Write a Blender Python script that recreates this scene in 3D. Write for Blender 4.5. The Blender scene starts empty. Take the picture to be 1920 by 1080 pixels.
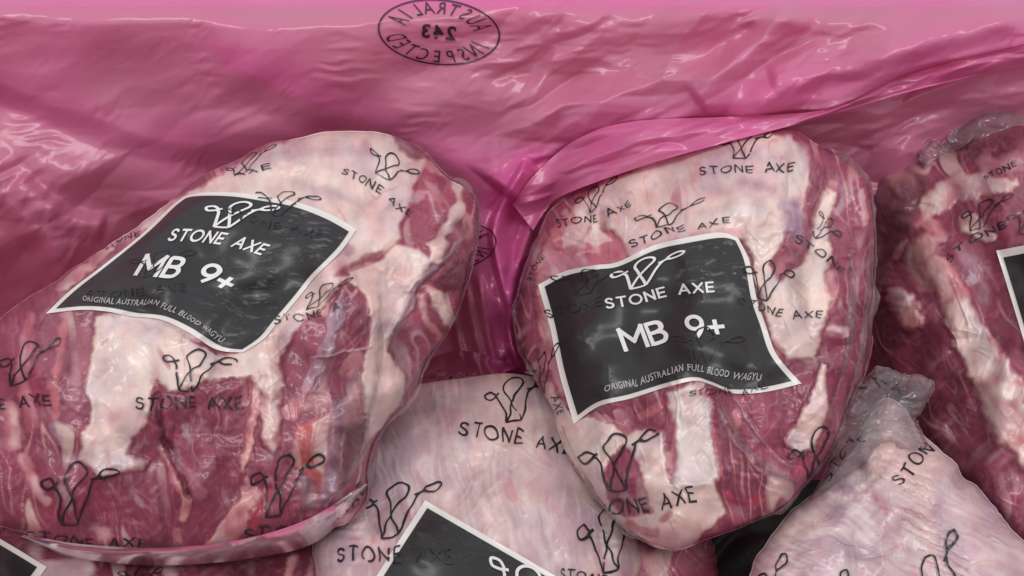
import bpy, bmesh, math
import numpy as np
from mathutils import Vector
from mathutils.bvhtree import BVHTree

# ------------------------------------------------------------------ camera, world, lamps, exposure
scene = bpy.context.scene
COL = scene.collection
CAM = np.array((0.0, -0.40, 0.378)); PITCH = math.radians(42.0); FPX = 1663.0   # FPX: focal length in photo pixels
cd = bpy.data.cameras.new('camera'); cam = bpy.data.objects.new('camera', cd); COL.objects.link(cam)
cd.sensor_width = 36.0; cd.lens = 36.0 * FPX / 1920.0; cd.clip_start = 0.01; cd.clip_end = 50
cam.location = CAM; cam.rotation_euler = (math.pi/2 - PITCH, 0, 0)
scene.camera = cam
w = bpy.data.worlds.new('World'); scene.world = w; w.use_nodes = True
w.node_tree.nodes['Background'].inputs[0].default_value = (0.94, 0.96, 1.0, 1)
w.node_tree.nodes['Background'].inputs[1].default_value = 0.68
def lamp(name, loc, target, sx, sy, power, color):
    l = bpy.data.lights.new(name, 'AREA'); l.shape = 'RECTANGLE'; l.size = sx; l.size_y = sy; l.energy = power; l.color = color
    o = bpy.data.objects.new(name, l); COL.objects.link(o); o.location = loc
    o.rotation_euler = (Vector(target) - Vector(loc)).to_track_quat('-Z', 'Y').to_euler()
lamp('ceiling_lamp', (-0.40, -0.85, 1.8), (0, -0.15, 0.05), 1.3, 0.45, 12.5, (1.0, 0.965, 0.93))
lamp('ceiling_lamp', (0.80, -0.80, 1.8), (0, -0.15, 0.05), 1.3, 0.45, 10, (1.0, 0.98, 0.96))
scene.view_settings.view_transform = 'Standard'; scene.view_settings.look = 'None'
scene.view_settings.exposure = 0.0; scene.view_settings.gamma = 1.0; scene.view_settings.use_curve_mapping = False
scene.cycles.use_denoising = True; scene.cycles.max_bounces = 8; scene.cycles.transparent_max_bounces = 12

# ------------------------------------------------------------------ helpers
FW = np.array((0, math.cos(PITCH), -math.sin(PITCH))); UP = np.array((0, math.sin(PITCH), math.cos(PITCH))); RT = np.array((1.0, 0, 0))
def rays(x, y):                       # ray through a place in the photo, one unit deep
    x = np.asarray(x, float); y = np.asarray(y, float)
    return FW + ((x - 960)/FPX)[..., None]*RT + ((540 - y)/FPX)[..., None]*UP
def at(x, y, t): return CAM + np.asarray(t, float)[..., None]*rays(x, y)
def depth_z(x, y, z): return (z - CAM[2]) / rays(x, y)[..., 2]
def smooth(a, b, x):
    t = np.clip((x - a)/(b - a), 0, 1); return t*t*(3 - 2*t)
_r = np.random.RandomState(7); PERM = _r.permutation(512); PERM = np.concatenate([PERM, PERM, PERM])
GR = _r.normal(size=(512, 3)); GR /= np.linalg.norm(GR, axis=1)[:, None]
def noise(x, y, z=0.0, s=1.0, seed=0):
    x = np.asarray(x, float)*s + seed*17.31; y = np.asarray(y, float)*s + seed*5.77; z = np.asarray(z, float)*s + seed*3.13 + 0*x
    xi = np.floor(x).astype(int); yi = np.floor(y).astype(int); zi = np.floor(z).astype(int)
    xf, yf, zf = x - xi, y - yi, z - zi
    f = lambda t: t*t*t*(t*(t*6 - 15) + 10)
    u, v, q = f(xf), f(yf), f(zf); out = 0
    for dx in (0, 1):
        for dy in (0, 1):
            for dz in (0, 1):
                h = PERM[(PERM[(PERM[(xi+dx) & 511] + yi + dy) & 511] + zi + dz) & 511]
                g = GR[h]
                d = g[..., 0]*(xf-dx) + g[..., 1]*(yf-dy) + g[..., 2]*(zf-dz)
                out = out + d*(u if dx else 1-u)*(v if dy else 1-v)*(q if dz else 1-q)
    return out*1.6
def fbm(x, y, s, seed=0, oct=3, z=0.0):
    o = 0; a = 1.0
    for k in range(oct):
        o = o + a*noise(x, y, z, s*2**k, seed + k*3); a *= .5
    return o
def crumple(x, y, s, seed, n=7, warp=.6):      # straight sharp creases in many directions
    r = np.random.RandomState(seed); o = 0
    wx = noise(x, y, 0, s*.35, seed+1)*warp/s; wy = noise(x, y, 0, s*.35, seed+2)*warp/s
    for k in range(n):
        a = r.uniform(0, math.pi); f = s*r.uniform(.5, 1.6); p = r.uniform(0, 9)
        q = (x+wx)*math.cos(a) + (y+wy)*math.sin(a)
        m = np.clip(.5 + 1.3*noise(x, y, 0, s*.45, seed + 5 + k), 0, 1)
        o = o + m*(np.abs(((q*f + p) % 2) - 1) - .5)/(f/s)
    return o/n*1.6
def facets(x, y, cell, seed):                  # flat facets with sharp creases: heights on a jittered triangle lattice
    r = np.random.RandomState(seed + 100); J = r.uniform(-.5, .5, (64, 64, 3))
    x = x + .42*cell*noise(x, y, 0, .55/cell, seed+1); y = y + .42*cell*noise(x, y, 0, .55/cell, seed+2)
    u = x/cell + y/cell*.577; v = y/cell*1.155; i = np.floor(u).astype(int); j = np.floor(v).astype(int); a = u-i; b = v-j
    g = lambda p, q: J[p & 63, q & 63, 0]
    lo = a + b < 1
    return np.where(lo, g(i, j)*(1-a-b) + g(i+1, j)*a + g(i, j+1)*b, g(i+1, j+1)*(a+b-1) + g(i+1, j)*(1-b) + g(i, j+1)*(1-a))
def spline(pts, n=16, closed=False):
    p = np.array(pts, float); m = len(p); out = []
    rng = range(m) if closed else range(m-1)
    for i in rng:
        if closed: a, b, c, d = p[(i-1) % m], p[i], p[(i+1) % m], p[(i+2) % m]
        else: a, b, c, d = p[max(i-1, 0)], p[i], p[i+1], p[min(i+2, m-1)]
        t = np.linspace(0, 1, n, endpoint=False)[:, None]
        out.append(.5*((2*b) + (c-a)*t + (2*a-5*b+4*c-d)*t*t + (3*b-a-3*c+d)*t**3))
    if not closed: out.append(p[-1:])
    return np.concatenate(out)
def seg_dist(x, y, pts):              # distance to a polyline, signed side, width there, position along it
    best = np.full(x.shape, 1e9); side = np.zeros(x.shape); wd = np.zeros(x.shape); al = np.zeros(x.shape)
    pts = np.array(pts, float); n = len(pts)-1
    for i in range(n):
        a, b = pts[i], pts[i+1]; dx, dy = b[0]-a[0], b[1]-a[1]; L = dx*dx + dy*dy + 1e-9
        t = np.clip(((x-a[0])*dx + (y-a[1])*dy)/L, 0, 1)
        d = np.hypot(x - a[0]-t*dx, y - a[1]-t*dy); m = d < best
        best = np.where(m, d, best); side = np.where(m, np.sign((x-a[0])*dy - (y-a[1])*dx), side); al = np.where(m, (i+t)/n, al)
        if len(a) > 2: wd = np.where(m, a[2] + t*(b[2]-a[2]), wd)
    return best, side, wd, al
def poly_sd(x, y, pts):
    p = np.array(pts, float); ins = np.zeros(x.shape, bool); j = len(p)-1
    for i in range(len(p)):
        c = (p[i, 1] > y) != (p[j, 1] > y)
        ins ^= c & (x < (p[j, 0]-p[i, 0])*(y-p[i, 1])/((p[j, 1]-p[i, 1]) + 1e-9) + p[i, 0]); j = i
    d = seg_dist(x, y, np.concatenate([p, p[:1]]))[0]
    return np.where(ins, -d, d)
def lin(c): 
    c = np.array(c, float)/255; return np.where(c <= .04045, c/12.92, ((c+.055)/1.055)**2.4)

def empty(name, loc):
    o = bpy.data.objects.new(name, None); COL.objects.link(o); o.location = loc; o.empty_display_size = .02; return o
def world_loc(o):
    v = np.zeros(3)
    while o: v += np.array(o.location); o = o.parent
    return v
def mesh(name, V, F, mat, parent=None, attrs=None, shade=True):
    V = np.asarray(V, float)
    if parent is not None: V = V - world_loc(parent)
    me = bpy.data.meshes.new(name); me.from_pydata(V.tolist(), [], [tuple(int(i) for i in f) for f in F])
    if shade: me.polygons.foreach_set('use_smooth', [True]*len(me.polygons))
    for k, a in (attrs or {}).items():
        if a.ndim == 2:
            at_ = me.color_attributes.new(k, 'FLOAT_COLOR', 'POINT'); at_.data.foreach_set('color', np.c_[a, np.ones(len(a))].ravel().astype(np.float32))
        else:
            at_ = me.attributes.new(k, 'FLOAT', 'POINT'); at_.data.foreach_set('value', a.astype(np.float32))
    me.materials.append(mat); me.update()
    o = bpy.data.objects.new(name, me); COL.objects.link(o); o.parent = parent
    return o
def grid_faces(n, m, off=0):
    i = np.arange(n-1)[:, None]; j = np.arange(m-1)[None, :]
    a = (i*m + j).ravel() + off
    return np.c_[a, a+1, a+m+1, a+m]
def bvh(V, F): return BVHTree.FromPolygons([tuple(v) for v in np.asarray(V)], [tuple(int(i) for i in f) for f in F])
def cast(trees, X, Y):                # depth of the first of the surfaces under a place
    R = rays(X, Y); o = Vector(CAM); T = np.full(len(R), np.nan)
    for i, r in enumerate(R):
        L = np.linalg.norm(r); d = Vector(r/L)
        for b in trees:
            h = b.ray_cast(o, d)
            if h[0] is not None and not (T[i] < h[3]/L): T[i] = h[3]/L
    return T
def tag(o, label, cat, group=None):
    o['label'] = label; o['category'] = cat
    if group: o['group'] = group

# ------------------------------------------------------------------ materials
def new_mat(name):
    m = bpy.data.materials.new(name); m.use_nodes = True; nt = m.node_tree
    for n in list(nt.nodes): nt.nodes.remove(n)
    return m, nt, nt.nodes.new('ShaderNodeOutputMaterial')
def N(nt, typ, **kw):
    n = nt.nodes.new(typ)
    for k, v in kw.items(): setattr(n, k, v)
    return n
def coords(nt, scale=(1, 1, 1), rot=(0, 0, 0)):
    c = N(nt, 'ShaderNodeTexCoord'); mp = N(nt, 'ShaderNodeMapping'); mp.inputs['Scale'].default_value = scale; mp.inputs['Rotation'].default_value = rot
    nt.links.new(c.outputs['Object'], mp.inputs['Vector']); return mp.outputs[0]
def tex_noise(nt, vec, scale, detail=4, rough=.5, dist=0):
    n = N(nt, 'ShaderNodeTexNoise'); n.inputs['Scale'].default_value = scale; n.inputs['Detail'].default_value = detail
    n.inputs['Roughness'].default_value = rough; n.inputs['Distortion'].default_value = dist
    nt.links.new(vec, n.inputs['Vector']); return n.outputs['Fac']
def film_bump(nt, strength=.5, dist=.0012):
    a = tex_noise(nt, coords(nt, (1.3, .2, .6), (0, 0, .75)), 85, 3, .55, .6)
    b = tex_noise(nt, coords(nt, (.3, 1, .6), (0, 0, .35)), 160, 2, .5, .5)
    s = N(nt, 'ShaderNodeMath', operation='MULTIPLY_ADD'); nt.links.new(b, s.inputs[0]); s.inputs[1].default_value = .45; nt.links.new(a, s.inputs[2])
    bp = N(nt, 'ShaderNodeBump'); bp.inputs['Strength'].default_value = strength; bp.inputs['Distance'].default_value = dist
    nt.links.new(s.outputs[0], bp.inputs['Height']); return bp.outputs[0]
def mat_meat():
    m, nt, out = new_mat('wrapped_meat')
    p = N(nt, 'ShaderNodeBsdfPrincipled'); nt.links.new(p.outputs[0], out.inputs[0])
    a = N(nt, 'ShaderNodeAttribute', attribute_name='tissue')
    n1 = tex_noise(nt, coords(nt), 420, 4, .65); n2 = tex_noise(nt, coords(nt), 60, 3, .5)
    mr = N(nt, 'ShaderNodeMapRange'); mr.inputs['To Min'].default_value = .91; mr.inputs['To Max'].default_value = 1.09; nt.links.new(n1, mr.inputs[0])
    mr2 = N(nt, 'ShaderNodeMapRange'); mr2.inputs['To Min'].default_value = .88; mr2.inputs['To Max'].default_value = 1.12; nt.links.new(n2, mr2.inputs[0])
    mu = N(nt, 'ShaderNodeMath', operation='MULTIPLY'); nt.links.new(mr.outputs[0], mu.inputs[0]); nt.links.new(mr2.outputs[0], mu.inputs[1])
    vm = N(nt, 'ShaderNodeVectorMath', operation='SCALE'); nt.links.new(a.outputs['Color'], vm.inputs[0]); nt.links.new(mu.outputs[0], vm.inputs['Scale'])
    nt.links.new(vm.outputs[0], p.inputs['Base Color'])
    p.inputs['Roughness'].default_value = .55; p.inputs['Specular IOR Level'].default_value = .2
    p.inputs['Coat Weight'].default_value = 1.0; p.inputs['Coat Roughness'].default_value = .17; p.inputs['Coat IOR'].default_value = 1.42
    nt.links.new(film_bump(nt, .55, .0014), p.inputs['Coat Normal'])
    return m
def mat_plain(name, col, rough=.5, coat=0.0, bump=0.0, var=.0, spec=.5):
    m, nt, out = new_mat(name); p = N(nt, 'ShaderNodeBsdfPrincipled'); nt.links.new(p.outputs[0], out.inputs[0])
    p.inputs['Roughness'].default_value = rough; p.inputs['Specular IOR Level'].default_value = spec
    p.inputs['Coat Weight'].default_value = coat; p.inputs['Coat Roughness'].default_value = .2
    mx = N(nt, 'ShaderNodeMix', data_type='RGBA'); n = tex_noise(nt, coords(nt), 140, 5, .6)
    nt.links.new(n, mx.inputs['Factor']); mx.inputs[6].default_value = (*(np.array(col)*(1-var)), 1); mx.inputs[7].default_value = (*(np.array(col)*(1+var)), 1)
    nt.links.new(mx.outputs[2], p.inputs['Base Color'])
    if bump: nt.links.new(film_bump(nt, bump), p.inputs['Coat Normal' if coat else 'Normal'])
    return m
def mat_label(name):                  # charcoal print; 'scuff' marks trapped air between film and label
    m, nt, out = new_mat(name); p = N(nt, 'ShaderNodeBsdfPrincipled'); nt.links.new(p.outputs[0], out.inputs[0])
    a = N(nt, 'ShaderNodeAttribute', attribute_name='scuff')
    n = tex_noise(nt, coords(nt, (.45, 1.3, 1), (0, 0, .55)), 300, 8, .72, .7)
    mr = N(nt, 'ShaderNodeMapRange'); mr.inputs['From Min'].default_value = .53; mr.inputs['From Max'].default_value = .78; nt.links.new(n, mr.inputs[0])
    mu = N(nt, 'ShaderNodeMath', operation='MULTIPLY'); nt.links.new(mr.outputs[0], mu.inputs[0]); nt.links.new(a.outputs['Fac'], mu.inputs[1])
    mx = N(nt, 'ShaderNodeMix', data_type='RGBA'); nt.links.new(mu.outputs[0], mx.inputs['Factor'])
    mx.inputs[6].default_value = (.022, .021, .0225, 1); mx.inputs[7].default_value = (.20, .19, .20, 1)
    nt.links.new(mx.outputs[2], p.inputs['Base Color']); p.inputs['Roughness'].default_value = .5
    p.inputs['Specular IOR Level'].default_value = .25; p.inputs['Coat Weight'].default_value = .45; p.inputs['Coat Roughness'].default_value = .26
    nt.links.new(film_bump(nt, .12), p.inputs['Coat Normal']); return m
def mat_film(name, col, alpha, rough=.16, ior=1.7):
    m, nt, out = new_mat(name)
    p = N(nt, 'ShaderNodeBsdfPrincipled'); p.inputs['Base Color'].default_value = (*col, 1); p.inputs['Roughness'].default_value = rough
    p.inputs['Specular IOR Level'].default_value = 1.0; nt.links.new(film_bump(nt, .5, .002), p.inputs['Normal'])
    t = N(nt, 'ShaderNodeBsdfTransparent'); t.inputs[0].default_value = (.96, .94, .95, 1)
    lw = N(nt, 'ShaderNodeLayerWeight'); lw.inputs[0].default_value = .3
    mr = N(nt, 'ShaderNodeMapRange'); mr.inputs['To Min'].default_value = alpha; mr.inputs['To Max'].default_value = min(1, alpha*3.2); nt.links.new(lw.outputs['Facing'], mr.inputs[0])
    mx = N(nt, 'ShaderNodeMixShader'); nt.links.new(mr.outputs[0], mx.inputs[0]); nt.links.new(t.outputs[0], mx.inputs[1]); nt.links.new(p.outputs[0], mx.inputs[2])
    g = N(nt, 'ShaderNodeBsdfGlossy'); g.inputs['Roughness'].default_value = rough; g.inputs[0].default_value = (.95, .93, .96, 1)
    m2 = N(nt, 'ShaderNodeMixShader'); fr = N(nt, 'ShaderNodeFresnel'); fr.inputs[0].default_value = ior
    nt.links.new(fr.outputs[0], m2.inputs[0]); nt.links.new(mx.outputs[0], m2.inputs[1]); nt.links.new(g.outputs[0], m2.inputs[2])
    nt.links.new(m2.outputs[0], out.inputs[0]); return m
def mat_liner():                      # pink polythene; 'layers' = how many layers of film lie on each other
    m, nt, out = new_mat('pink_polythene')
    a = N(nt, 'ShaderNodeAttribute', attribute_name='layers')
    mc = N(nt, 'ShaderNodeMix', data_type='RGBA'); nt.links.new(a.outputs['Fac'], mc.inputs['Factor'])
    mc.inputs[6].default_value = (.79, .275, .435, 1); mc.inputs[7].default_value = (.82, .14, .42, 1)
    p = N(nt, 'ShaderNodeBsdfPrincipled'); nt.links.new(mc.outputs[2], p.inputs['Base Color']); p.inputs['Roughness'].default_value = .22
    p.inputs['Specular IOR Level'].default_value = .8
    n = tex_noise(nt, coords(nt, (1, 1, .5), (0, .5, 0)), 38, 4, .55, .8)
    bp = N(nt, 'ShaderNodeBump'); bp.inputs['Strength'].default_value = .12; bp.inputs['Distance'].default_value = .002; nt.links.new(n, bp.inputs['Height'])
    nt.links.new(bp.outputs[0], p.inputs['Normal'])
    tl = N(nt, 'ShaderNodeBsdfTranslucent'); tl.inputs[0].default_value = (.88, .17, .46, 1)
    tp = N(nt, 'ShaderNodeBsdfTransparent'); tp.inputs[0].default_value = (.85, .38, .55, 1)
    m1 = N(nt, 'ShaderNodeMixShader'); m1.inputs[0].default_value = .28; nt.links.new(p.outputs[0], m1.inputs[1]); nt.links.new(tl.outputs[0], m1.inputs[2])
    mr = N(nt, 'ShaderNodeMapRange'); mr.inputs['To Min'].default_value = .16; mr.inputs['To Max'].default_value = .04; nt.links.new(a.outputs['Fac'], mr.inputs[0])
    m2 = N(nt, 'ShaderNodeMixShader'); nt.links.new(mr.outputs[0], m2.inputs[0]); nt.links.new(m1.outputs[0], m2.inputs[1]); nt.links.new(tp.outputs[0], m2.inputs[2])
    nt.links.new(m2.outputs[0], out.inputs[0]); return m
MEAT = mat_meat(); INK = mat_plain('black_film_ink', (.022, .021, .024), .35, 0, 0, .1)
PAPER = mat_plain('label_paper', (.70, .66, .63), .5, .6, .2, .06); CHAR = mat_label('charcoal_label'); WHITE = mat_plain('white_label_print', (.72, .70, .70), .5, .3, 0, .08)
GREYPRINT = mat_plain('faint_label_print', (.36, .35, .35), .5, .3, 0, .1); FILM = mat_film('clear_film', (.80, .73, .78), .03, .16, 1.4); HAZY = mat_film('gathered_film', (.97, .94, .97), .07, .07, 1.55); EDGE = mat_film('film_at_edge', (.85, .78, .82), .06, .14, 1.4); SEAM = mat_film('sealed_film', (.72, .62, .68), .30, .22)
PINK = mat_liner(); STAMP = mat_plain('stamp_ink', (.035, .012, .022), .4, 0, 0, .1); KRAFT = mat_plain('kraft_board', (.50, .36, .25), .8, 0, 0, .12)

# ------------------------------------------------------------------ carton and pink liner
WALL_Y, RIM_Z = -0.016, 0.199
def box(name, lo, hi, mat, parent=None):
    (x0, y0, z0), (x1, y1, z1) = lo, hi
    V = [(x0,y0,z0),(x1,y0,z0),(x1,y1,z0),(x0,y1,z0),(x0,y0,z1),(x1,y0,z1),(x1,y1,z1),(x0,y1,z1)]
    return mesh(name, V, [(0,3,2,1),(4,5,6,7),(0,1,5,4),(1,2,6,5),(2,3,7,6),(3,0,4,7)], mat, parent, shade=False)
carton = empty('carton', (0, -.19, -.012)); carton['kind'] = 'structure'
box('carton_floor', (-.33, -.395, -.012), (.33, .012, -.006), KRAFT, carton)
box('carton_wall', (-.33, .0045, -.0055), (.33, .0105, .192), KRAFT, carton)
box('carton_wall', (-.33, -.395, -.0055), (.33, -.389, .15), KRAFT, carton)
box('carton_wall', (-.33, -.3885, -.0055), (-.324, .004, .184), KRAFT, carton)
box('carton_wall', (.324, -.3885, -.0055), (.33, .004, .184), KRAFT, carton)

liner = empty('plastic_liner', (0, -.19, -.004))
tag(liner, 'pink translucent plastic liner draped in folds around the meat packs', 'plastic liner')
def lip(x, y, pts, amp, wu, wd, ends=.12, rec=0.0):
    d, s, _, al = seg_dist(x, y, spline(pts, 8)); e = smooth(0, ends, al)*smooth(0, ends, 1-al) if ends else 1
    up = s > 0
    return e*np.where(up, amp*(1 - smooth(0, wu, d)), amp*(1 - smooth(0, wd, d)) - rec*smooth(0, wd, d)*(1 - smooth(wd, wd + 110, d)))
def liner_depth(x, y, layers=False):
    R = rays(x, y)
    tw = (WALL_Y - CAM[1])/R[..., 1]; tf = np.where(R[..., 2] < -.05, (0.001 - CAM[2])/np.minimum(R[..., 2], -.05), 9)
    k = .018; h = np.clip(.5 + .5*(tf-tw)/k, 0, 1); t = tf*(1-h) + tw*h - k*h*(1-h)          # wall runs round into the floor
    tt = (RIM_Z + .004*noise(x, y*0, 0, .004, 3) - CAM[2])/np.minimum(R[..., 2], -.05)
    k = .010; h = np.clip(.5 - .5*(tt-t)/k, 0, 1); t = tt*(1-h) + t*h + k*h*(1-h)             # over the rim of the carton
    o = 0; yy = y + 10*noise(x, y, 0, .008, 11)
    o = o + lip(x, yy, [(-120,112),(0,150),(115,195),(230,240),(350,258),(490,272),(600,272)], .0045, 130, 50, .08, .002)
    o = o + lip(x, yy, [(-120,250),(60,290),(180,330),(300,370),(400,420)], .006, 90, 60)
    o = o + lip(x, yy, [(430,120),(500,150),(600,185),(700,225),(800,268),(900,335),(960,390)], .0045, 120, 66, .12, .002)
    o = o + lip(x, yy, [(-50,300),(40,400),(100,470),(130,560)], .010, 70, 50)
    o = o + lip(x, yy, [(30,330),(110,400),(200,420)], .006, 30, 40)
    o = o + lip(x, yy, [(960,380),(1000,330),(1080,262),(1185,225),(1380,215),(1560,200),(1710,135),(1910,85),(1980,70)], .018, 120, 14, .05)
    o = o + lip(x, yy, [(1300,190),(1350,150),(1420,90),(1500,10)], .008, 40, 60) + lip(x, yy, [(1440,160),(1600,118),(1930,24)], .007, 60, 40)
    o = o + lip(x, yy, [(990,300),(955,360),(926,420),(930,470),(941,525),(953,580),(960,640),(985,700)], .016, 34, 12, .06)
    o = o + lip(x, yy, [(1010,395),(985,450),(972,500),(966,560),(968,620)], .010, 18, 20)
    for q in ([(872,520),(885,600),(912,700)], [(897,500),(910,600),(935,700)], [(935,560),(950,620),(985,705)], [(850,560),(860,640),(880,700)]):
        o = o + lip(x, yy, q, .006, 12, 16, .3)
    zone = .12 + 1.0*smooth(880, 1000, x)*smooth(1900, 1500, x) + .5*smooth(420, 200, x)*smooth(230, 330, y)
    o = o + .016*zone*facets(x, y, 78, 3) + .007*zone*facets(x + .5*y, y, 34, 5)*np.clip(.3 + 1.3*noise(x, y, 0, .006, 21), 0, 1)
    o = o + .004*facets(x*1.6, y*.6, 30, 9)*(smooth(60, 0, np.abs(x-940))*smooth(400, 450, y) + .6*smooth(260, 60, x)*smooth(240, 420, y))
    o = o + (.0022 + .004*smooth(800, 1000, x))*facets(x*.55 + .2*y, y*1.2 - .25*x, 90, 13)
    o = o + .0016*facets(x*.8 + .5*y, y*1.3 - .4*x, 21, 41)*np.clip(.1 + 1.4*noise(x, y, 0, 1/120, 43), 0, 1) + .0009*facets(x*.7 - .5*y, y + .4*x, 11, 44)*np.clip(1.5*noise(x, y, 0, 1/80, 45), 0, 1)
    o = o + .010*fbm(x, y*1.3, 1/330, 5, 2) + .003*noise(x*.5 + y, y - x*.3, 0, 1/130, 15)
    o = o + .065*np.exp(-((x-925)/90)**2 - ((y-570)/130)**2) + .030*np.exp(-((x-40)/170)**2 - ((y-450)/120)**2)
    f = smooth(-60, 25, y)
    d, _, _, _ = seg_dist(x, y, spline([(1000,330),(955,400),(945,470),(955,560),(975,680)], 6))
    lay = .9*smooth(75, 20, d) + .55*lip(x, yy, [(960,380),(1080,262),(1380,215),(1710,135),(1980,60)], 1, 90, 30, 0) + .8*smooth(30, 5, y)*1
    lay = lay + .45*lip(x, yy, [(430,120),(600,185),(800,268),(960,390)], 1, 120, 30, 0) + .3*noise(x, y, 0, .005, 31)
    lay = lay + .35*lip(x, yy, [(-120,112),(230,240),(600,272)], 1, 60, 110, 0)
    return t - o*f, np.clip(lay, 0, 1)
gx, gy = np.meshgrid(np.linspace(-190, 2110, 820), np.linspace(-75, 900, 360))
lt, ll = liner_depth(gx, gy)
LV = at(gx.ravel(), gy.ravel(), lt.ravel()); LV[:, 1] = np.minimum(LV[:, 1], np.where(LV[:, 2] < RIM_Z-.006, .003, .2)); LV[:, 2] = np.maximum(LV[:, 2], -.004); LF = grid_faces(360, 820)
mesh('back_sheet', LV, LF, PINK, liner, {'layers': ll.ravel()})
LB = bvh(LV, LF)
fx, fy = np.meshgrid(np.linspace(-.32, .32, 90), np.linspace(-.385, -.12, 40))
FV = np.c_[fx.ravel(), fy.ravel(), (-.003 + .003*fbm(fx, fy, 14, 4, 3)).ravel()]
mesh('floor_sheet', FV, grid_faces(40, 90), PINK, liner, {'layers': np.full(fx.size, .5)})

for sx in (-1, 1):                                                # the liner goes on up the short sides of the carton
    sy, sz = np.meshgrid(np.linspace(-.386, -.012, 90), np.linspace(-.003, .19, 60))
    SV = np.c_[(sx*(.319 - .004*facets(sy*3000, sz*3000, 60, 50+sx) - .002*noise(sy, sz, 0, 18, 8))).ravel(), sy.ravel(), sz.ravel()]
    mesh('side_sheet', SV, grid_faces(60, 90), PINK, liner, {'layers': np.full(sy.size, .3)})

# ------------------------------------------------------------------ the wrapped packs
PAL = dict(fat=(218,188,181), cream=(222,197,188), white=(220,206,202), pinkfat=(212,156,155), pink=(190,112,124), meat=(137,65,84), dark=(104,44,60),
           bright=(152,70,91), red=(178,58,80), purple=(146,112,134), membrane=(190,160,166), lilac=(178,152,168), orange=(176,84,72), brown=(112,72,80), grey=(174,158,164), edge=(190,104,112))
PALL = {k: lin(v)*1.0 for k, v in PAL.items()}; MEATY = {'meat', 'dark', 'bright', 'brown', 'red'}
RIM = {}
def plane_depth(p3):
    P = [at(np.array(x), np.array(y), depth_z(np.array(float(x)), np.array(float(y)), z)) for x, y, z in p3]
    n = np.cross(P[1]-P[0], P[2]-P[0]); c = n @ (P[0]-CAM)
    return lambda x, y: c/(rays(x, y) @ n)
def paint(x, y, base, layers, seed, ang=80):
    wx = x + 8*fbm(x, y, 1/75, seed, 3) + 2.5*noise(x, y, 0, 1/9, seed+40); wy = y + 8*fbm(x, y, 1/75, seed+9, 3) + 2.5*noise(x, y, 0, 1/9, seed+50)
    c = np.tile(PALL[base], (x.size, 1)); f = np.full(x.size, 0.0 if base in MEATY else 1.0); h = np.zeros(x.size)
    tone = fbm(x, y, 1/45, seed+60, 3)
    for kind, col, pts, *rest in layers:
        soft, alpha, hh = (list(rest) + [None]*3)[:3]; soft = (soft or 5)*(.65 if (soft or 5) < 9 else 1); alpha = 1 if alpha is None else alpha; hh = hh or 0
        if kind == 's':
            P = spline(pts, 6); d, _, wd, _ = seg_dist(wx, wy, P); big = np.where(wd > 2.5, 1.0, 0.0); d = d - wd*(1 + np.where(wd > 18, .3, .75)*big*noise(x, y, 0, 1/24, seed + int(pts[0][0]) % 50))
        else: d = poly_sd(wx, wy, pts)
        m = smooth(soft, -soft, d)*alpha
        if kind == 's': m = m*np.clip(.85 + .6*noise(x, y, 0, 1/30, seed + 33), .35, 1)
        c = c*(1-m[:, None]) + PALL[col]*m[:, None]
        if col not in ('lilac', 'grey') or alpha > .8: f = f*(1-m) + (0.0 if col in MEATY else 1.0)*m
        h = h + hh*smooth(soft*2.2, -soft*2.2, d)*alpha
    ed = (np.clip(1 - np.abs(f-.45)*2.4, 0, 1)*.55)[:, None]; c = c*(1-ed) + PALL['edge']*ed          # pink rim where fat meets muscle
    ca, sa = math.cos(math.radians(ang)), math.sin(math.radians(ang)); al = x*ca + y*sa; ac = -x*sa + y*ca + 13*fbm(x, y, 1/80, seed+101, 2); pale = base == 'membrane'
    sel = np.clip(.1 + 1.5*noise(x, y, 0, 1/85, seed+102), 0, 1)
    mix = lambda c, k, m: c*(1-m[:, None]) + PALL[k]*m[:, None]
    n1 = noise(ac, al*.24, 0, 1/30, seed+103); lean = 1-f
    c = mix(c, 'fat', lean*sel*.85*smooth(.34, .46, n1)); c = mix(c, 'pinkfat', lean*sel*.75*smooth(.075, .02, np.abs(n1)))
    n2 = noise(ac, al*.2, 0, 1/12, seed+104); c = mix(c, 'lilac', lean*.30*smooth(.10, .02, np.abs(n2))*np.clip(.3 + noise(x, y, 0, 1/60, seed+105), 0, 1)); c = mix(c, 'dark', lean*.45*smooth(.2, .5, noise(ac, al*.2, 0, 1/17, seed+106)))
    n3 = noise(ac, al*.3, 0, 1/34, seed+107); w3 = (.35 if pale else 1.0)*f*np.clip(.0 + 1.5*noise(x, y, 0, 1/80, seed+108), 0, 1)
    c = mix(c, 'bright', w3*.75*smooth(.36, .48, n3)); c = mix(c, 'edge', w3*.6*smooth(.055, .012, np.abs(n3))); c = mix(c, 'white', f*.45*smooth(.1, .4, noise(ac, al*.35, 0, 1/28, seed+109)))
    c = mix(c, 'lilac', f*.30*smooth(.05, .4, noise(x, y, 0, 1/60, seed+110)))
    if pale:
        c = mix(c, 'fat', .65*smooth(-.1, .45, fbm(x, y, 1/150, seed+111, 2))); c = mix(c, 'lilac', .55*smooth(.0, .5, fbm(x, y, 1/120, seed+112, 2)))
        c = mix(c, 'pink', .38*smooth(.035, .008, np.abs(noise(ac, al*.16, 0, 1/20, seed+113)))*np.clip(.1 + 1.3*noise(x, y, 0, 1/70, seed+114), 0, 1)); c = mix(c, 'white', .35*smooth(.05, .3, noise(ac, al*.1, 0, 1/9, seed+115)))
        c = mix(c, 'pink', .45*smooth(.45, .62, noise(ac, al*.5, 0, 1/34, seed+116))*sel)
    mb = np.clip(1 - np.abs(noise(x + 14*noise(x, y, 0, 1/40, seed+3), y, 0, 1/16, seed+70))*7, 0, 1)*np.clip(.2 + 1.6*noise(x, y, 0, 1/50, seed+71), 0, 1)
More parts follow.
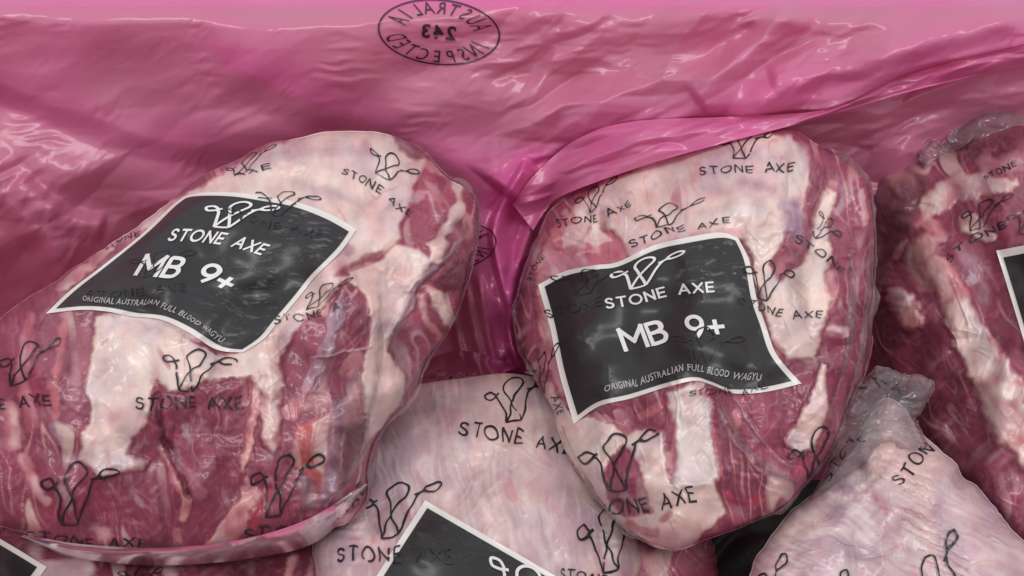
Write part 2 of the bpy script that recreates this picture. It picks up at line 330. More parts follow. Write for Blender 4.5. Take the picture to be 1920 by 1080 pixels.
    mb2 = np.clip(noise(x*1.6, y*.6, 0, 1/9, seed+77)*2 - .55, 0, 1)
    rx, ry = (x + y)*.7071, (y - x)*.7071
    st = np.clip(noise(rx*1.0 + 9*noise(x, y, 0, 1/60, seed+5), ry*.22, 0, 1/11, seed+73)*1.7 - .35, 0, 1)*np.clip(.3 + noise(x, y, 0, 1/70, seed+74), 0, 1)  # diagonal lilac dashes: film sheen painted into the muscle colour
    fib = noise(rx*.25, ry + 12*noise(x, y, 0, 1/90, seed+6), 0, 1/10, seed+75)
    mm = ((mb*.22 + mb2*.10 + st*.45)*(1-f))[:, None]; c = c*(1-mm) + PALL['lilac']*mm
    c = c*(1 + .10*fib*(1-f) + .045*f*noise(x + 6*noise(x, y, 0, 1/50, seed+2), y*.22, 0, 1/9, seed+76))[:, None]
    bl = (np.clip(fbm(x, y, 1/38, seed+80, 4)*1.2 - .2, 0, 1)*.28*f)[:, None]; c = c*(1-bl) + PALL['pink']*bl
    bl = (np.clip(fbm(x, y, 1/70, seed+90, 3)*1.2 - .25, 0, 1)*.34*f)[:, None]; c = c*(1-bl) + PALL['purple']*bl
    c = c*(1 + .16*tone)[:, None]
    return c, f, h
def disc(n):
    a, b = np.meshgrid(np.linspace(-1, 1, n), np.linspace(-1, 1, n)); a = a.ravel(); b = b.ravel()
    big = np.abs(a) > np.abs(b); r = np.where(big, a, b)
    with np.errstate(all='ignore'):
        ph = np.where(big, math.pi/4*b/np.where(a == 0, 1, a), math.pi/2 - math.pi/4*a/np.where(b == 0, 1, b))
    return np.abs(r), np.where(r < 0, ph + math.pi, ph)
def pillow(name, outline, center, p3, H, Hb, n, seed, mat, parent, base='meat', layers=(), relief=1.0, crump=1.0, power=2.6, cscale=1/34, lump=.24, zones=(), ang=80, back=True):
    """closed bag: rim along the outline, domed front with the relief of the cuts, flattened back"""
    S = spline(outline, 14, True); c = np.array(center, float)
    th = np.arctan2(S[:, 1]-c[1], S[:, 0]-c[0]); rr = np.hypot(S[:, 0]-c[0], S[:, 1]-c[1]); o = np.argsort(th); th, rr = th[o], rr[o]
    r, ph = disc(n); ph = (ph + math.pi) % (2*math.pi) - math.pi
    R = np.interp(ph, th, rr, period=2*math.pi)
    R = R + 7.0*noise(np.cos(ph)*3, np.sin(ph)*3, 0, 1, seed+3)*r + 6.0*noise(np.cos(ph)*7, np.sin(ph)*7, 0, 1, seed+4)*r + 1.1*noise(np.cos(ph)*22, np.sin(ph)*22, 0, 1, seed+5)*r
    x = c[0] + r*R*np.cos(ph); y = c[1] + r*R*np.sin(ph)
    pd = plane_depth(p3); col, f, h = paint(x, y, base, list(layers), seed, ang)
    prof = np.sqrt(np.clip(1 - r**power, 0, 1))
    edge = 1 - smooth(.86, 1.0, r)
    ht = h*.0017 + relief*(.0062*fbm(x, y, 1/105, seed+20, 2) + .0004*noise(x, y, 0, 1/24, seed+21)*(1.2-f) + .0008*f + .0008*noise((x+y)*.7, (y-x)*.13, 0, 1/15, seed+26)*np.clip(.2 + 1.5*noise(x, y, 0, 1/80, seed+27), 0, 1))
    ht = ht + crump*.0008*crumple(x, y, cscale, seed+30, 8)*np.clip(.35 + 1.1*noise(x, y, 0, 1/90, seed+31), .1, 1.2)
    zm = 0*x
    fold = lambda a, sc, sd, wd: np.exp(-(noise((-x*math.sin(a) + y*math.cos(a)) + 8*noise(x, y, 0, 1/50, sd), (x*math.cos(a) + y*math.sin(a))*.16, 0, sc, sd+1)/wd)**2)*np.clip(.15 + 1.7*noise(x, y, 0, 1/65, sd+2), 0, 1)
    if crump <= 2: ht = ht + .00065*fold(math.radians(ang), 1/26, seed+140, .07) + .0005*fold(math.radians(ang-40), 1/22, seed+150, .07) + .0003*fold(math.radians(ang+50), 1/24, seed+160, .07)
    for zx, zy, zr, za in zones: zm = zm + za*np.exp(-((x-zx)**2 + (y-zy)**2)/(2*(zr*.75)**2))
    if len(zones): ht = ht + zm*(.0026*facets(x, y, 27, seed+2) + .0016*facets(x*.6 + y*.5, y*1.1 - x*.5, 15, seed+6) + .0002*noise(x, y, 0, 1/7, seed+8))
    if crump > 2: ht = ht + .0030*crump*(facets(x*1.3, y*.8, 44, seed) + .3*facets(x + .6*y, y - .4*x, 20, seed+3))
    t = pd(x, y) - H*prof*(1 + lump*fbm(x, y, 1/190, seed+22, 2)) - ht*edge
    V = at(x, y, t); F = grid_faces(n, n)[:, ::-1]
    idx = np.arange(n*n).reshape(n, n); rim = np.concatenate([idx[0, :-1], idx[:-1, -1], idx[-1, :0:-1], idx[:0:-1, 0]]); m = len(rim)
    Vb, Fb = [], []; prev = rim; off = n*n; cols = [col]
    for k, q in enumerate((.96, .88, .76, .6, .4, .2)):
        px = c[0] + q*(x[rim]-c[0]); py = c[1] + q*(y[rim]-c[1])
        W = at(px, py, pd(px, py) + Hb*math.sqrt(1-q**power)); W[:, 2] = np.maximum(W[:, 2], .004); W[:, 1] = np.minimum(W[:, 1], -.012)
        cur = np.arange(m) + off; off += m; Vb.append(W); cols.append(col[rim])
        nx = np.roll(np.arange(m), -1); Fb.append(np.c_[prev, cur, cur[nx], prev[nx]]); prev = cur
    Vb.append(Vb[-1].mean(0)[None]); cols.append(col[rim].mean(0)[None]); Fc = [(prev[i], off, prev[(i+1) % m]) for i in range(m)]
    V = np.concatenate([V] + Vb); FF = [tuple(q) for q in F] + ([tuple(q) for b in Fb for q in b] + Fc if back else [tuple(q) for q in Fb[0]] + [tuple(q) for q in Fb[1]])
    V[:, 2] = np.maximum(V[:, 2], .002)
    ob = mesh(name, V, FF, mat, parent, {'tissue': np.concatenate(cols)})
    tr = bvh(V[:n*n], F); RIM[id(tr)] = pd
    return ob, tr

# lettering ----------------------------------------------------------
_glyph = {}
def text_mesh(s, bold=0.0, space=1.0):
    key = (s, bold, space)
    if key not in _glyph:
        cu = bpy.data.curves.new('lettering', 'FONT'); cu.body = s; cu.size = 1; cu.offset = bold; cu.space_character = space; cu.resolution_u = 3
        ob = bpy.data.objects.new('lettering', cu); COL.objects.link(ob); bpy.context.view_layer.update()
        me = ob.evaluated_get(bpy.context.evaluated_depsgraph_get()).to_mesh()
        bm = bmesh.new(); bm.from_mesh(me); ob.to_mesh_clear(); bpy.data.objects.remove(ob); bpy.data.curves.remove(cu)
        bmesh.ops.triangulate(bm, faces=bm.faces)
        for _ in range(2):
            e = [q for q in bm.edges if q.calc_length() > .3]
            if e: bmesh.ops.subdivide_edges(bm, edges=e, cuts=1); bmesh.ops.triangulate(bm, faces=bm.faces)
        bm.verts.ensure_lookup_table(); V = np.array([v.co[:2] for v in bm.verts]); F = [[v.index for v in f.verts] for f in bm.faces]; bm.free()
        V = (V - [V[:, 0].min(), 0])/[1, .70]                        # capitals one unit high
        _glyph[key] = (V, F)
    return _glyph[key]
GLY = {'S': (.62, [('c', [(.58,.80),(.47,.95),(.30,1.0),(.12,.94),(.05,.76),(.14,.60),(.33,.52),(.52,.42),(.60,.25),(.52,.07),(.32,0),(.12,.06),(.02,.20)])]), 'T': (.70, [('l', [(0,1),(.7,1)]), ('l', [(.35,1),(.35,0)])]),
 'O': (1.0, [('c', [(.5+.5*math.cos(k*math.pi/8), .5+.5*math.sin(k*math.pi/8)) for k in range(17)])]), 'N': (.72, [('l', [(0,0),(0,1)]), ('l', [(0,1),(.72,0)]), ('l', [(.72,0),(.72,1)])]),
 'E': (.54, [('l', [(0,0),(0,1)]), ('l', [(0,1),(.54,1)]), ('l', [(0,.5),(.48,.5)]), ('l', [(0,0),(.54,0)])]), 'A': (.84, [('l', [(0,0),(.42,1)]), ('l', [(.42,1),(.84,0)]), ('l', [(.16,.32),(.68,.32)])]),
 'X': (.74, [('l', [(0,0),(.74,1)]), ('l', [(0,1),(.74,0)])]), 'M': (.92, [('l', [(0,0),(0,1)]), ('l', [(0,1),(.46,.34)]), ('l', [(.46,.34),(.92,1)]), ('l', [(.92,1),(.92,0)])]),
 'B': (.62, [('l', [(0,0),(0,1)]), ('c', [(0,1),(.32,1),(.50,.94),(.56,.77),(.50,.60),(.32,.53),(0,.53)]), ('c', [(.32,.53),(.52,.47),(.62,.27),(.52,.06),(.32,0),(0,0)])]),
 '9': (.62, [('c', [(.31+.30*math.cos(k*math.pi/8), .69+.30*math.sin(k*math.pi/8)) for k in range(17)]), ('c', [(.61,.69),(.58,.48),(.46,.22),(.28,0)])]), '+': (.56, [('l', [(0,.40),(.56,.40)]), ('l', [(.28,.12),(.28,.68)])]), ' ': (.45, [])}
def stroke_text(word, wd, gap):
    V, F, x0 = [], [], 0.0
    for ch in word:
        adv, strokes = GLY[ch]
        for kind, pts in strokes:
            P = np.array(pts, float)
            if kind == 'c': P = spline(pts, 4)
            else:
                d = (P[1]-P[0])/np.linalg.norm(P[1]-P[0])*wd*.45; P = np.array([P[0]-d + (P[1]-P[0]+2*d)*q for q in np.linspace(0, 1, 6)])
            P = P + [x0, 0]; T = np.gradient(P, axis=0); T /= np.linalg.norm(T, axis=1)[:, None] + 1e-9; nn = np.c_[-T[:, 1], T[:, 0]]*wd/2; k = len(V)
            for p, q in zip(P, nn): V += [p+q, p-q]
            F += [[k+2*i, k+2*i+1, k+2*i+3, k+2*i+2] for i in range(len(P)-1)]
        x0 += adv + gap
    V = np.array(V); V[:, 0] -= V[:, 0].min(); return V, F
def path_text(s, path, h, slant=0.0, bold=.145, space=.42):        # lettering along a baseline
    V, F = stroke_text(s, bold, space) if all(c in GLY for c in s) else text_mesh(s, .012, 1.1)
    P = spline(path, 12); L = np.concatenate([[0], np.cumsum(np.hypot(*np.diff(P, axis=0).T))])
    q = V[:, 0]/V[:, 0].max()*L[-1]
    x = np.interp(q, L, P[:, 0]); y = np.interp(q, L, P[:, 1])
    e = 3; tx = np.interp(q+e, L, P[:, 0]) - np.interp(q-e, L, P[:, 0]); ty = np.interp(q+e, L, P[:, 1]) - np.interp(q-e, L, P[:, 1]); n = np.hypot(tx, ty)+1e-9; tx /= n; ty /= n
    return np.c_[x + V[:, 1]*h*(ty + slant*tx), y + V[:, 1]*h*(-tx + slant*ty)], F
LOGO = [([(-.62,.22),(-.80,.36),(-1.0,.30),(-.92,.14),(-.72,.16),(-.62,.22),(-.53,.26)],), ([(-.70,.20),(-.58,.10),(-.50,-.22),(-.42,-.64)],),
        ([(-.42,-.64),(-.32,-.36),(-.20,-.10),(.02,.22),(.18,.44),(.14,.60),(-.06,.67),(-.26,.58),(-.35,.38),(-.27,.14),(-.18,-.12),(-.08,-.38),(.0,-.64)],),
        ([(.0,-.64),(.10,-.40),(.22,-.06),(.34,.18),(.46,.32),(.62,.36)],), ([(.30,.26),(.50,.34),(.62,.48),(.84,.56),(1.0,.50),(.92,.38),(.70,.32),(.54,.34)],), ([(-.42,-.64),(-.2,-.66),(.0,-.64)],)]
def logo(c, ex, up, wd=.05):
    V, F = [], []; c = np.array(c, float); ex = np.array(ex, float); ey = np.array(up, float)/.66
    for (pts,) in LOGO:
        P = spline([(a+.0, b) for a, b in pts], 5); T = np.gradient(P, axis=0); T /= np.linalg.norm(T, axis=1)[:, None]+1e-9; Nn = np.c_[-T[:, 1], T[:, 0]]
        k = len(V); n = len(P); W = wd*.5
        for i in range(n): V += [P[i]+Nn[i]*W, P[i]-Nn[i]*W]
        F += [[k+2*i, k+2*i+1, k+2*i+3, k+2*i+2] for i in range(n-1)]
    V = np.array(V); return c + V[:, :1]*ex + V[:, 1:]*ey, F
def join(parts):
    V, F, k = [], [], 0
    for v, f in parts: V.append(v); F += [[i+k for i in q] for q in f]; k += len(v)
    return np.concatenate(V), F
def decal(name, parts, trees, mat, parent, off=.0007, cut=.02, warp=0.0):
    V, F = join(parts)
    if warp:                                                       # print creased with the film
        V = V + np.c_[warp*fbm(V[:, 0], V[:, 1], 1/38, 91, 2), warp*fbm(V[:, 0], V[:, 1], 1/38, 95, 2)]
        br = noise(V[:, 0], V[:, 1], 0, 1/13, 99); F = [f for f in F if br[f[0]] < .62]
    t = cast(trees, V[:, 0], V[:, 1]); ok = ~np.isnan(t)
    F = [f for f in F if all(ok[i] for i in f) and max(t[i] for i in f) - min(t[i] for i in f) < cut]
    if not F: return None
    use = sorted({i for f in F for i in f}); mp = {u: k for k, u in enumerate(use)}
    P = at(V[use, 0], V[use, 1], t[use] - off)
    return mesh(name, P, [[mp[i] for i in f] for f in F], mat, parent)
def coons(bottom, top, left, right, n, m):                          # left/right run bottom to top
    def rs(p, k):
        S = spline(p, 14); L = np.concatenate([[0], np.cumsum(np.hypot(*np.diff(S, axis=0).T))]); q = np.linspace(0, L[-1], k)
        return np.c_[np.interp(q, L, S[:, 0]), np.interp(q, L, S[:, 1])]
    B, T, Lf, Rg = rs(bottom, n), rs(top, n), rs(left, m), rs(right, m); u = np.linspace(0, 1, n)[None, :, None]; v = np.linspace(0, 1, m)[:, None, None]
    return (1-v)*B[None] + v*T[None] + (1-u)*Lf[:, None] + u*Rg[:, None] - ((1-u)*(1-v)*B[0] + u*(1-v)*B[-1] + (1-u)*v*T[0] + u*v*T[-1])
def add_label(pack, tree, bottom, top, left, right, border=.035, scuff=None, n=110, m=90, label=None):
    G = coons(bottom, top, left, right, n, m); t = cast([tree], G[..., 0].ravel(), G[..., 1].ravel()).reshape(m, n)
    while np.isnan(t).any():                                        # past the edge of the pack the paper runs straight on
        p = np.pad(t, 1, constant_values=np.nan); nb = np.stack([p[:-2, 1:-1], p[2:, 1:-1], p[1:-1, :-2], p[1:-1, 2:]])
        with np.errstate(all='ignore'):
            import warnings; warnings.simplefilter('ignore'); mn = np.nanmean(nb, 0)
        t = np.where(np.isnan(t), mn, t)
    s = t.copy()
    for _ in range(14):
        p = np.pad(s, 1, mode='edge'); s = (p[:-2, 1:-1]+p[2:, 1:-1]+p[1:-1, :-2]+p[1:-1, 2:]+s)/5
    s = np.minimum(s, t + .0003) - .0009
    g = G.reshape(-1, 2); V = at(g[:, 0], g[:, 1], s.ravel()); F = grid_faces(m, n)
    lab = mesh('label', V, F, PAPER, pack)
    if label: lab['label'] = label
    b = max(2, int(border*n)); bv = max(2, int(border*m*1.15)); Gi = G[bv:-bv, b:-b]; si = s[bv:-bv, b:-b] - .0003
    # straighter inner edge
    mi, ni = Gi.shape[:2]; gi = Gi.reshape(-1, 2); uu, vv = np.meshgrid(np.linspace(0, 1, ni), np.linspace(0, 1, mi))
    sc = scuff(uu, vv) if scuff else np.zeros_like(uu)
    Vi = at(gi[:, 0], gi[:, 1], si.ravel()); Fi = grid_faces(mi, ni)
    mesh('label_panel', Vi, Fi, CHAR, lab, {'scuff': sc.ravel()})
    return lab, bvh(np.concatenate([V, Vi]), list(F) + list(Fi + len(V)))
def prints(pack, trees, items):
    for it in items:
        ps = []
        if it.get('logo'): ps.append(logo(*it['logo'], wd=it.get('wd', .05)))
        if it.get('text'): ps.append(path_text(*it['text'], **it.get('kw', {})))
        decal('film_print', ps, trees, INK, pack, .0008, warp=it.get('warp', 6))
def film_sheet(name, pts_a, pts_b, ta, tb, parent, mat, n=90, m=14, seed=1, amp=.002, cs=1/30, bow=0.0):   # sheet of loose film between two edges
    A, B = spline(pts_a, 14), spline(pts_b, 14)
    rs = lambda S: np.c_[np.interp(np.linspace(0, len(S)-1, n), np.arange(len(S)), S[:, 0]), np.interp(np.linspace(0, len(S)-1, n), np.arange(len(S)), S[:, 1])]
    A, B = rs(A), rs(B); v = np.linspace(0, 1, m)[:, None, None]; G = A[None]*(1-v) + B[None]*v; g = G.reshape(-1, 2)
    vv = np.repeat(np.linspace(0, 1, m), n); u = np.tile(np.linspace(0, 1, n), m)
    t = (ta(A[:, 0], A[:, 1])[None]*(1-v[..., 0]) + tb(B[:, 0], B[:, 1])[None]*v[..., 0]).ravel() - bow*np.sin(vv*math.pi)
    t = t - amp*crumple(g[:, 0], g[:, 1], cs, seed, 7)
    return mesh(name, at(g[:, 0], g[:, 1], t), grid_faces(m, n), mat, parent)
def film_edge(pack_, tree, pts, width, seed, amp=.002):             # loose film standing off the edge of a pack
    P = spline(pts, 14); T = np.gradient(P, axis=0); T /= np.linalg.norm(T, axis=1)[:, None]; q = np.linspace(0, 1, len(P))
    wd = width*np.clip(-.05 + 1.3*noise(P[:, 0], P[:, 1], 0, 1/55, seed) + .2*noise(P[:, 0], P[:, 1], 0, 1/22, seed+1), .05, 1)*smooth(0, .12, q)*smooth(0, .12, 1-q)
    out = P + np.c_[-T[:, 1], T[:, 0]]*wd[:, None]*-1; inn = P - np.c_[-T[:, 1], T[:, 0]]*-3
    d = tree_depth(tree, .0012); rim = RIM[id(tree)]
    return film_sheet('film_edge', inn, out, d, lambda x, y: rim(x, y) - .002, pack_, EDGE, len(P), 10, seed, amp*.5, 1/30, .001)
def tree_depth(tree, off=.001):
    def f(x, y):
        t = cast([tree], np.asarray(x), np.asarray(y))
        t = np.where(np.isnan(t), RIM[id(tree)](x, y), t); k = 11
        return np.minimum(t, np.convolve(np.pad(t, k//2, mode='edge'), np.ones(k)/k, 'valid')) - off
    return f
GRP = 'vacuum packs of beef in the lined carton'
def pack(label, loc):
    e = empty('vacuum_pack', loc); tag(e, label, 'meat pack', GRP); return e

# --- front left pack, the largest
A_OUT = [(560,258),(620,244),(690,243),(740,252),(790,275),(830,320),(870,345),(895,372),(899,430),(882,500),(862,580),(835,630),(800,680),(778,740),(735,785),(706,830),(693,880),(690,935),(650,985),(560,1015),(450,1035),(300,1045),(150,1035),(50,1005),(-20,975),(-75,900),(-80,760),(-50,660),(0,600),(80,545),(170,480),(260,420),(340,360),(420,310),(490,275)]
A_LAY = [
 ('p','fat',[(230,430),(420,325),(500,280),(600,240),(690,238),(745,255),(800,300),(775,355),(760,400),(750,450),(715,480),(640,500),(600,620),(300,640)],8,1,1),
 ('s','lilac',[(440,320,14),(500,300,16),(560,270,10)],14,.55), ('s','purple',[(560,350,10),(620,360,14),(700,378,10)],10,.45), ('s','purple',[(690,280,12),(715,300,12)],9,.5),
 ('s','membrane',[(560,300,20),(640,300,24),(720,330,16)],16,.5), ('s','pinkfat',[(690,400,12),(720,380,8),(700,440,14)],10,.5), ('s','cream',[(560,330,12),(640,340,16),(690,360,10)],12,.6),
 ('s','pinkfat',[(210,450,7),(290,405,8),(370,365,7)],6,.9), ('s','meat',[(180,490,9),(235,455,12),(290,430,7)],6,.85), ('s','fat',[(110,540,6),(160,500,9),(200,470,6),(215,462,3)],4,.9,.8),
 ('p','dark',[(738,246),(792,272),(805,300),(778,302),(748,278)],5,.9),
 ('p','bright',[(774,352),(800,316),(842,330),(848,362),(838,392),(813,432),(797,470),(752,455),(747,424),(770,386)],5,1,-.5),
 ('p','meat',[(864,350),(900,366),(903,430),(885,520),(866,590),(835,640),(812,600),(838,540),(834,481),(838,443),(857,409)],5,1,-.5),
 ('s','fat',[(858,330,9),(856,392,13),(838,432,15),(812,472,18)],4,1,1.2),
 ('s','pinkfat',[(770,300,4),(800,312,6),(840,322,6)],4,.8,.6), ('s','membrane',[(800,362,4),(812,390,2.5),(820,408,2)],2,.8), ('s','membrane',[(775,372,9),(790,364,7)],6,.7),
 ('p','fat',[(660,500),(710,494),(738,462),(787,464),(806,488),(782,530),(775,575),(745,620),(732,665),(760,700),(748,760),(712,806),(690,830),(684,770),(676,700),(692,655),(701,605),(686,556),(655,533)],5,1,1.4),
 ('s','membrane',[(745,500,10),(740,560,12),(725,620,10)],8,.5), ('s','pinkfat',[(690,505,6),(740,520,5),(770,510,6)],6,.7), ('s','grey',[(755,590,8),(742,640,11),(762,700,12),(740,750,10)],8,.55),
 ('p','dark',[(806,538),(850,490),(886,470),(876,545),(832,552)],5,1,-.6), ('s','fat',[(800,540,8),(825,572,12),(836,598,11)],5,1,.8), ('s','bright',[(782,600,9),(800,645,11),(806,690,9)],6,.9),
 ('s','pinkfat',[(788,560,6),(800,600,5),(822,640,7)],5,.8), ('s','dark',[(845,610,7),(815,660,8),(792,705,6)],5,.85), ('s','red',[(862,560,6),(850,600,5)],5,.6), ('s','meat',[(770,640,4),(778,690,6)],4,.8),
 ('s','pinkfat',[(660,470,8),(640,500,9),(600,520,6)],6,.6), ('s','meat',[(665,500,5),(690,490,10),(712,484,6)],4,.8), ('s','purple',[(640,450,5),(655,470,9)],6,.6),
 ('p','fat',[(455,655),(520,605),(600,520),(660,515),(600,575),(560,612),(542,645),(525,682),(540,720),(510,750),(484,722),(470,704),(430,706),(390,722),(365,705),(395,665)],6,1,1),
 ('p','meat',[(563,608),(600,577),(640,546),(685,560),(700,602),(693,650),(676,692),(674,735),(640,748),(606,738),(570,735),(547,715),(522,682),(542,642)],4,1,.6),
 ('s','bright',[(545,650,4),(562,615,5),(590,590,5)],5,.6), ('s','pinkfat',[(640,690,5),(670,665,12),(660,700,6)],8,.7), ('s','membrane',[(600,740,18),(570,750,14),(545,770,9)],10,.5), ('s','membrane',[(585,668,2),(640,658,2),(700,650,2)],2,.7,.7),
 ('s','lilac',[(638,560,5),(622,600,11),(605,655,13),(588,700,11),(572,748,5)],3,.62,.9),
 ('s','pinkfat',[(482,706,9),(478,760,8),(466,830,9),(455,880,7)],5,.95,.8), ('s','fat',[(512,705,15),(512,790,18),(508,832,13)],7,.95,1.2), ('s','pinkfat',[(540,780,8),(560,760,10),(580,760,6)],8,.7),
 ('p','cream',[(177,592),(264,590),(330,612),(402,668),(392,712),(341,741),(315,738),(294,717),(281,736),(277,798),(251,824),(238,850),(274,860),(266,880),(222,890),(187,900),(162,873),(143,858),(156,813),(170,792),(166,728),(170,664)],5,1,1.2),
 ('s','white',[(210,870,8),(240,868,13),(258,862,9)],6,.9,.6), ('s','pinkfat',[(285,640,6),(292,700,7)],8,.5), ('s','red',[(289,720,6),(287,735,6)],9,.75), ('s','pinkfat',[(215,780,20),(180,830,14)],18,.45), ('s','pink',[(200,850,4),(205,880,5)],7,.6),
 ('s','pink',[(122,585,7),(108,690,9),(100,780,6)],7,.6), ('s','purple',[(148,600,12),(150,700,14),(140,780,12)],14,.35), ('s','pink',[(60,590,8),(45,690,10),(58,800,9)],8,.65), ('s','red',[(70,690,7),(66,740,6)],9,.5), ('s','lilac',[(98,800,8),(118,835,9),(138,870,6)],7,.6),
 ('s','pinkfat',[(20,770,10),(28,830,12)],9,.8), ('s','pinkfat',[(44,860,7),(60,905,8),(86,945,5)],7,.8), ('s','lilac',[(112,915,7),(128,950,6)],6,.6), ('s','lilac',[(238,895,7),(258,935,8),(265,950,4)],7,.45), ('s','pinkfat',[(48,1000,6),(60,985,5)],7,.5),
 ('s','dark',[(292,745,6),(303,815,5),(322,860,5),(356,925,6)],5,.9,-2.2), ('s','purple',[(322,850,6),(352,890,8),(380,925,8)],5,.75), ('s','pinkfat',[(300,845,5),(325,895,7),(350,935,9),(344,972,7)],5,.85,.9), ('s','lilac',[(345,800,5),(352,825,4)],4,.5),
 ('s','pinkfat',[(180,985,9),(205,1005,8)],9,.7), ('s','red',[(212,1000,5),(214,1012,5)],7,.6), ('s','pinkfat',[(328,1000,5),(330,1015,6)],6,.6), ('s','dark',[(400,740,10),(440,790,12),(420,860,14)],16,.35),
 ('s','pinkfat',[(466,905,7),(470,945,13),(442,985,15),(405,1022,18)],6,.95,.9), ('s','red',[(505,925,7),(490,955,10),(474,985,7)],8,.7),
 ('p','orange',[(560,795),(622,772),(618,840),(602,915),(584,886),(545,868)],8,.75), ('s','grey',[(570,900,12),(580,940,13)],9,.6), ('s','red',[(562,808,6),(572,830,5)],6,.6), ('s','pinkfat',[(596,790,4),(590,830,3)],4,.6),
 ('s','lilac',[(642,760,22),(628,840,20),(616,930,18)],10,.55,1.2), ('s','membrane',[(672,720,12),(664,790,14)],10,.6), ('s','meat',[(690,850,7),(684,930,9)],5,.9), ('s','white',[(698,770,2),(684,840,2),(668,905,2)],2,.6,1.4), ('s','white',[(652,800,1.5),(640,880,1.5)],2,.5,1.1),
 ('s','lilac',[(874,446,3),(830,486,4),(798,512,4),(765,562,5),(735,640,4)],2,.6,1.5), ('s','lilac',[(893,380,2),(896,440,2),(880,500,2)],2,.6,1),
 ('s','pinkfat',[(690,955,10),(640,990,14),(560,1018,12)],8,.75),
]
eA = pack('largest pack at front left with its black label tilted down to the right', (.0, -.16, .004)); eA.location.x = -.11
obA, TA = pillow('meat', A_OUT, (400,660), [(690,250,.150),(0,950,.080),(690,930,.064)], .040, .05, 350, 11, MEAT, eA, 'meat', A_LAY, zones=[(830,400,60,1.1),(800,560,70,1),(660,800,60,.9),(600,960,60,1.1),(120,700,90,.45),(780,290,40,.9),(420,830,90,.4),(200,960,80,.4)])
labA, TLA = add_label(eA, TA, [(86,588),(150,581),(200,584),(245,593),(300,599),(350,621),(405,655),(455,661)], [(350,367),(380,361),(440,361),(500,369),(560,380),(620,402),(668,430)],
    [(86,588),(130,546),(190,500),(265,440),(320,388),(350,367)], [(455,661),(495,635),(522,603),(560,558),(592,518),(640,470),(668,430)], scuff=lambda u, v: smooth(.45, .8, u)*(.35 + .65*smooth(.1, .3, v))*1.1)
decal('lettering', [path_text('STONE AXE', [(313,450),(370,452),(430,460),(490,477)], 20, .55, .19, .36)], [TLA], WHITE, labA, .0006)
decal('lettering', [path_text('MB 9+', [(250,513),(330,520),(385,530),(424,546)], 36, .5, .19, .26)], [TLA], WHITE, labA, .0006)
decal('lettering', [path_text('ORIGINAL AUSTRALIAN FULL BLOOD WAGYU', [(153,564),(215,568),(290,574),(345,595),(385,622),(414,642)], 11, .3, .01, 1.15)], [TLA], GREYPRINT, labA, .0006, warp=4)
decal('label_emblem', [logo((445,403), (65,4), (17,-24), .085)], [TLA], WHITE, labA, .0006)
TRA = [TA, TLA]
prints(eA, TRA, [
 dict(logo=((736,316),(48,28),(7,-24)), text=('STONE AXE',[(638,327),(680,343),(715,365),(740,385),(766,407)],12)),
 dict(logo=((538,380),(61,6),(4,-21)), text=('STONE AXE',[(425,402),(500,420),(600,444)],13)),
 dict(logo=((467,304),(48,-20),(4,-15)), text=('AXE',[(440,330),(475,323),(508,316)],8)),
 dict(logo=((606,553),(42,-12),(14,-25)), text=('STONE A',[(516,608),(560,602),(600,594),(640,578)],12)),
 dict(logo=((370,696),(67,8),(8,-39)), text=('STONE AXE',[(255,766),(350,768),(456,764)],22)),
 dict(logo=((147,927),(72,0),(1,-58)), text=('STONE AXE',[(48,1012),(150,1020),(275,1024)],13)),
 dict(logo=((52,680),(56,-14),(8,-38)), text=('STONE AXE',[(-95,772),(0,768),(96,758)],20)),
 dict(logo=((535,910),(66,-10),(6,-58)), text=('STONE AXE',[(458,1012),(560,998),(640,965),(692,915)],17)),
 dict(logo=((300,492),(60,-5),(8,-24)), wd=.04, text=('STONE AXE',[(165,556),(250,550),(348,546)],12)),
 dict(text=('STONE',[(195,470),(230,450),(262,440)],9)),
])
dA = tree_depth(TA, .003)
film_sheet('film_seam', [(45,1002),(150,1020),(300,1027),(450,1012),(580,972),(684,905)], [(40,1006),(150,1046),(300,1060),(470,1047),(600,1012),(690,910)], dA, tree_depth(TA, -.002), eA, SEAM, 150, 14, 4, .0003, 1/60, .004)
film_sheet('film_fold', [(646,545),(620,620),(596,690),(572,760)], [(648,547),(640,640),(618,700),(574,762)], dA, dA, eA, FILM, 60, 8, 5, .0012, 1/30, .003)
film_sheet('film_fold', [(668,690),(628,772),(616,850),(606,950)], [(672,692),(690,760),(692,840),(612,952)], dA, dA, eA, FILM, 60, 14, 6, .002, 1/26, .003)

film_sheet('film_fold', [(876,440),(828,484),(794,512),(764,562),(730,655)], [(878,442),(838,492),(808,522),(776,566),(732,657)], dA, dA, eA, FILM, 70, 8, 7, .0008, 1/30, .003)
film_sheet('film_fold', [(716,545),(706,640),(698,720),(690,800)], [(718,546),(720,640),(712,720),(692,801)], dA, dA, eA, FILM, 60, 8, 8, .001, 1/30, .003)

film_edge(eA, TA, [(800,285),(835,325),(872,348),(896,378),(899,430),(882,500),(862,580),(838,630)], 16, 31)
film_edge(eA, TA, [(838,630),(802,680),(778,740),(736,785),(706,830),(692,880),(690,935),(655,985)], 14, 33)

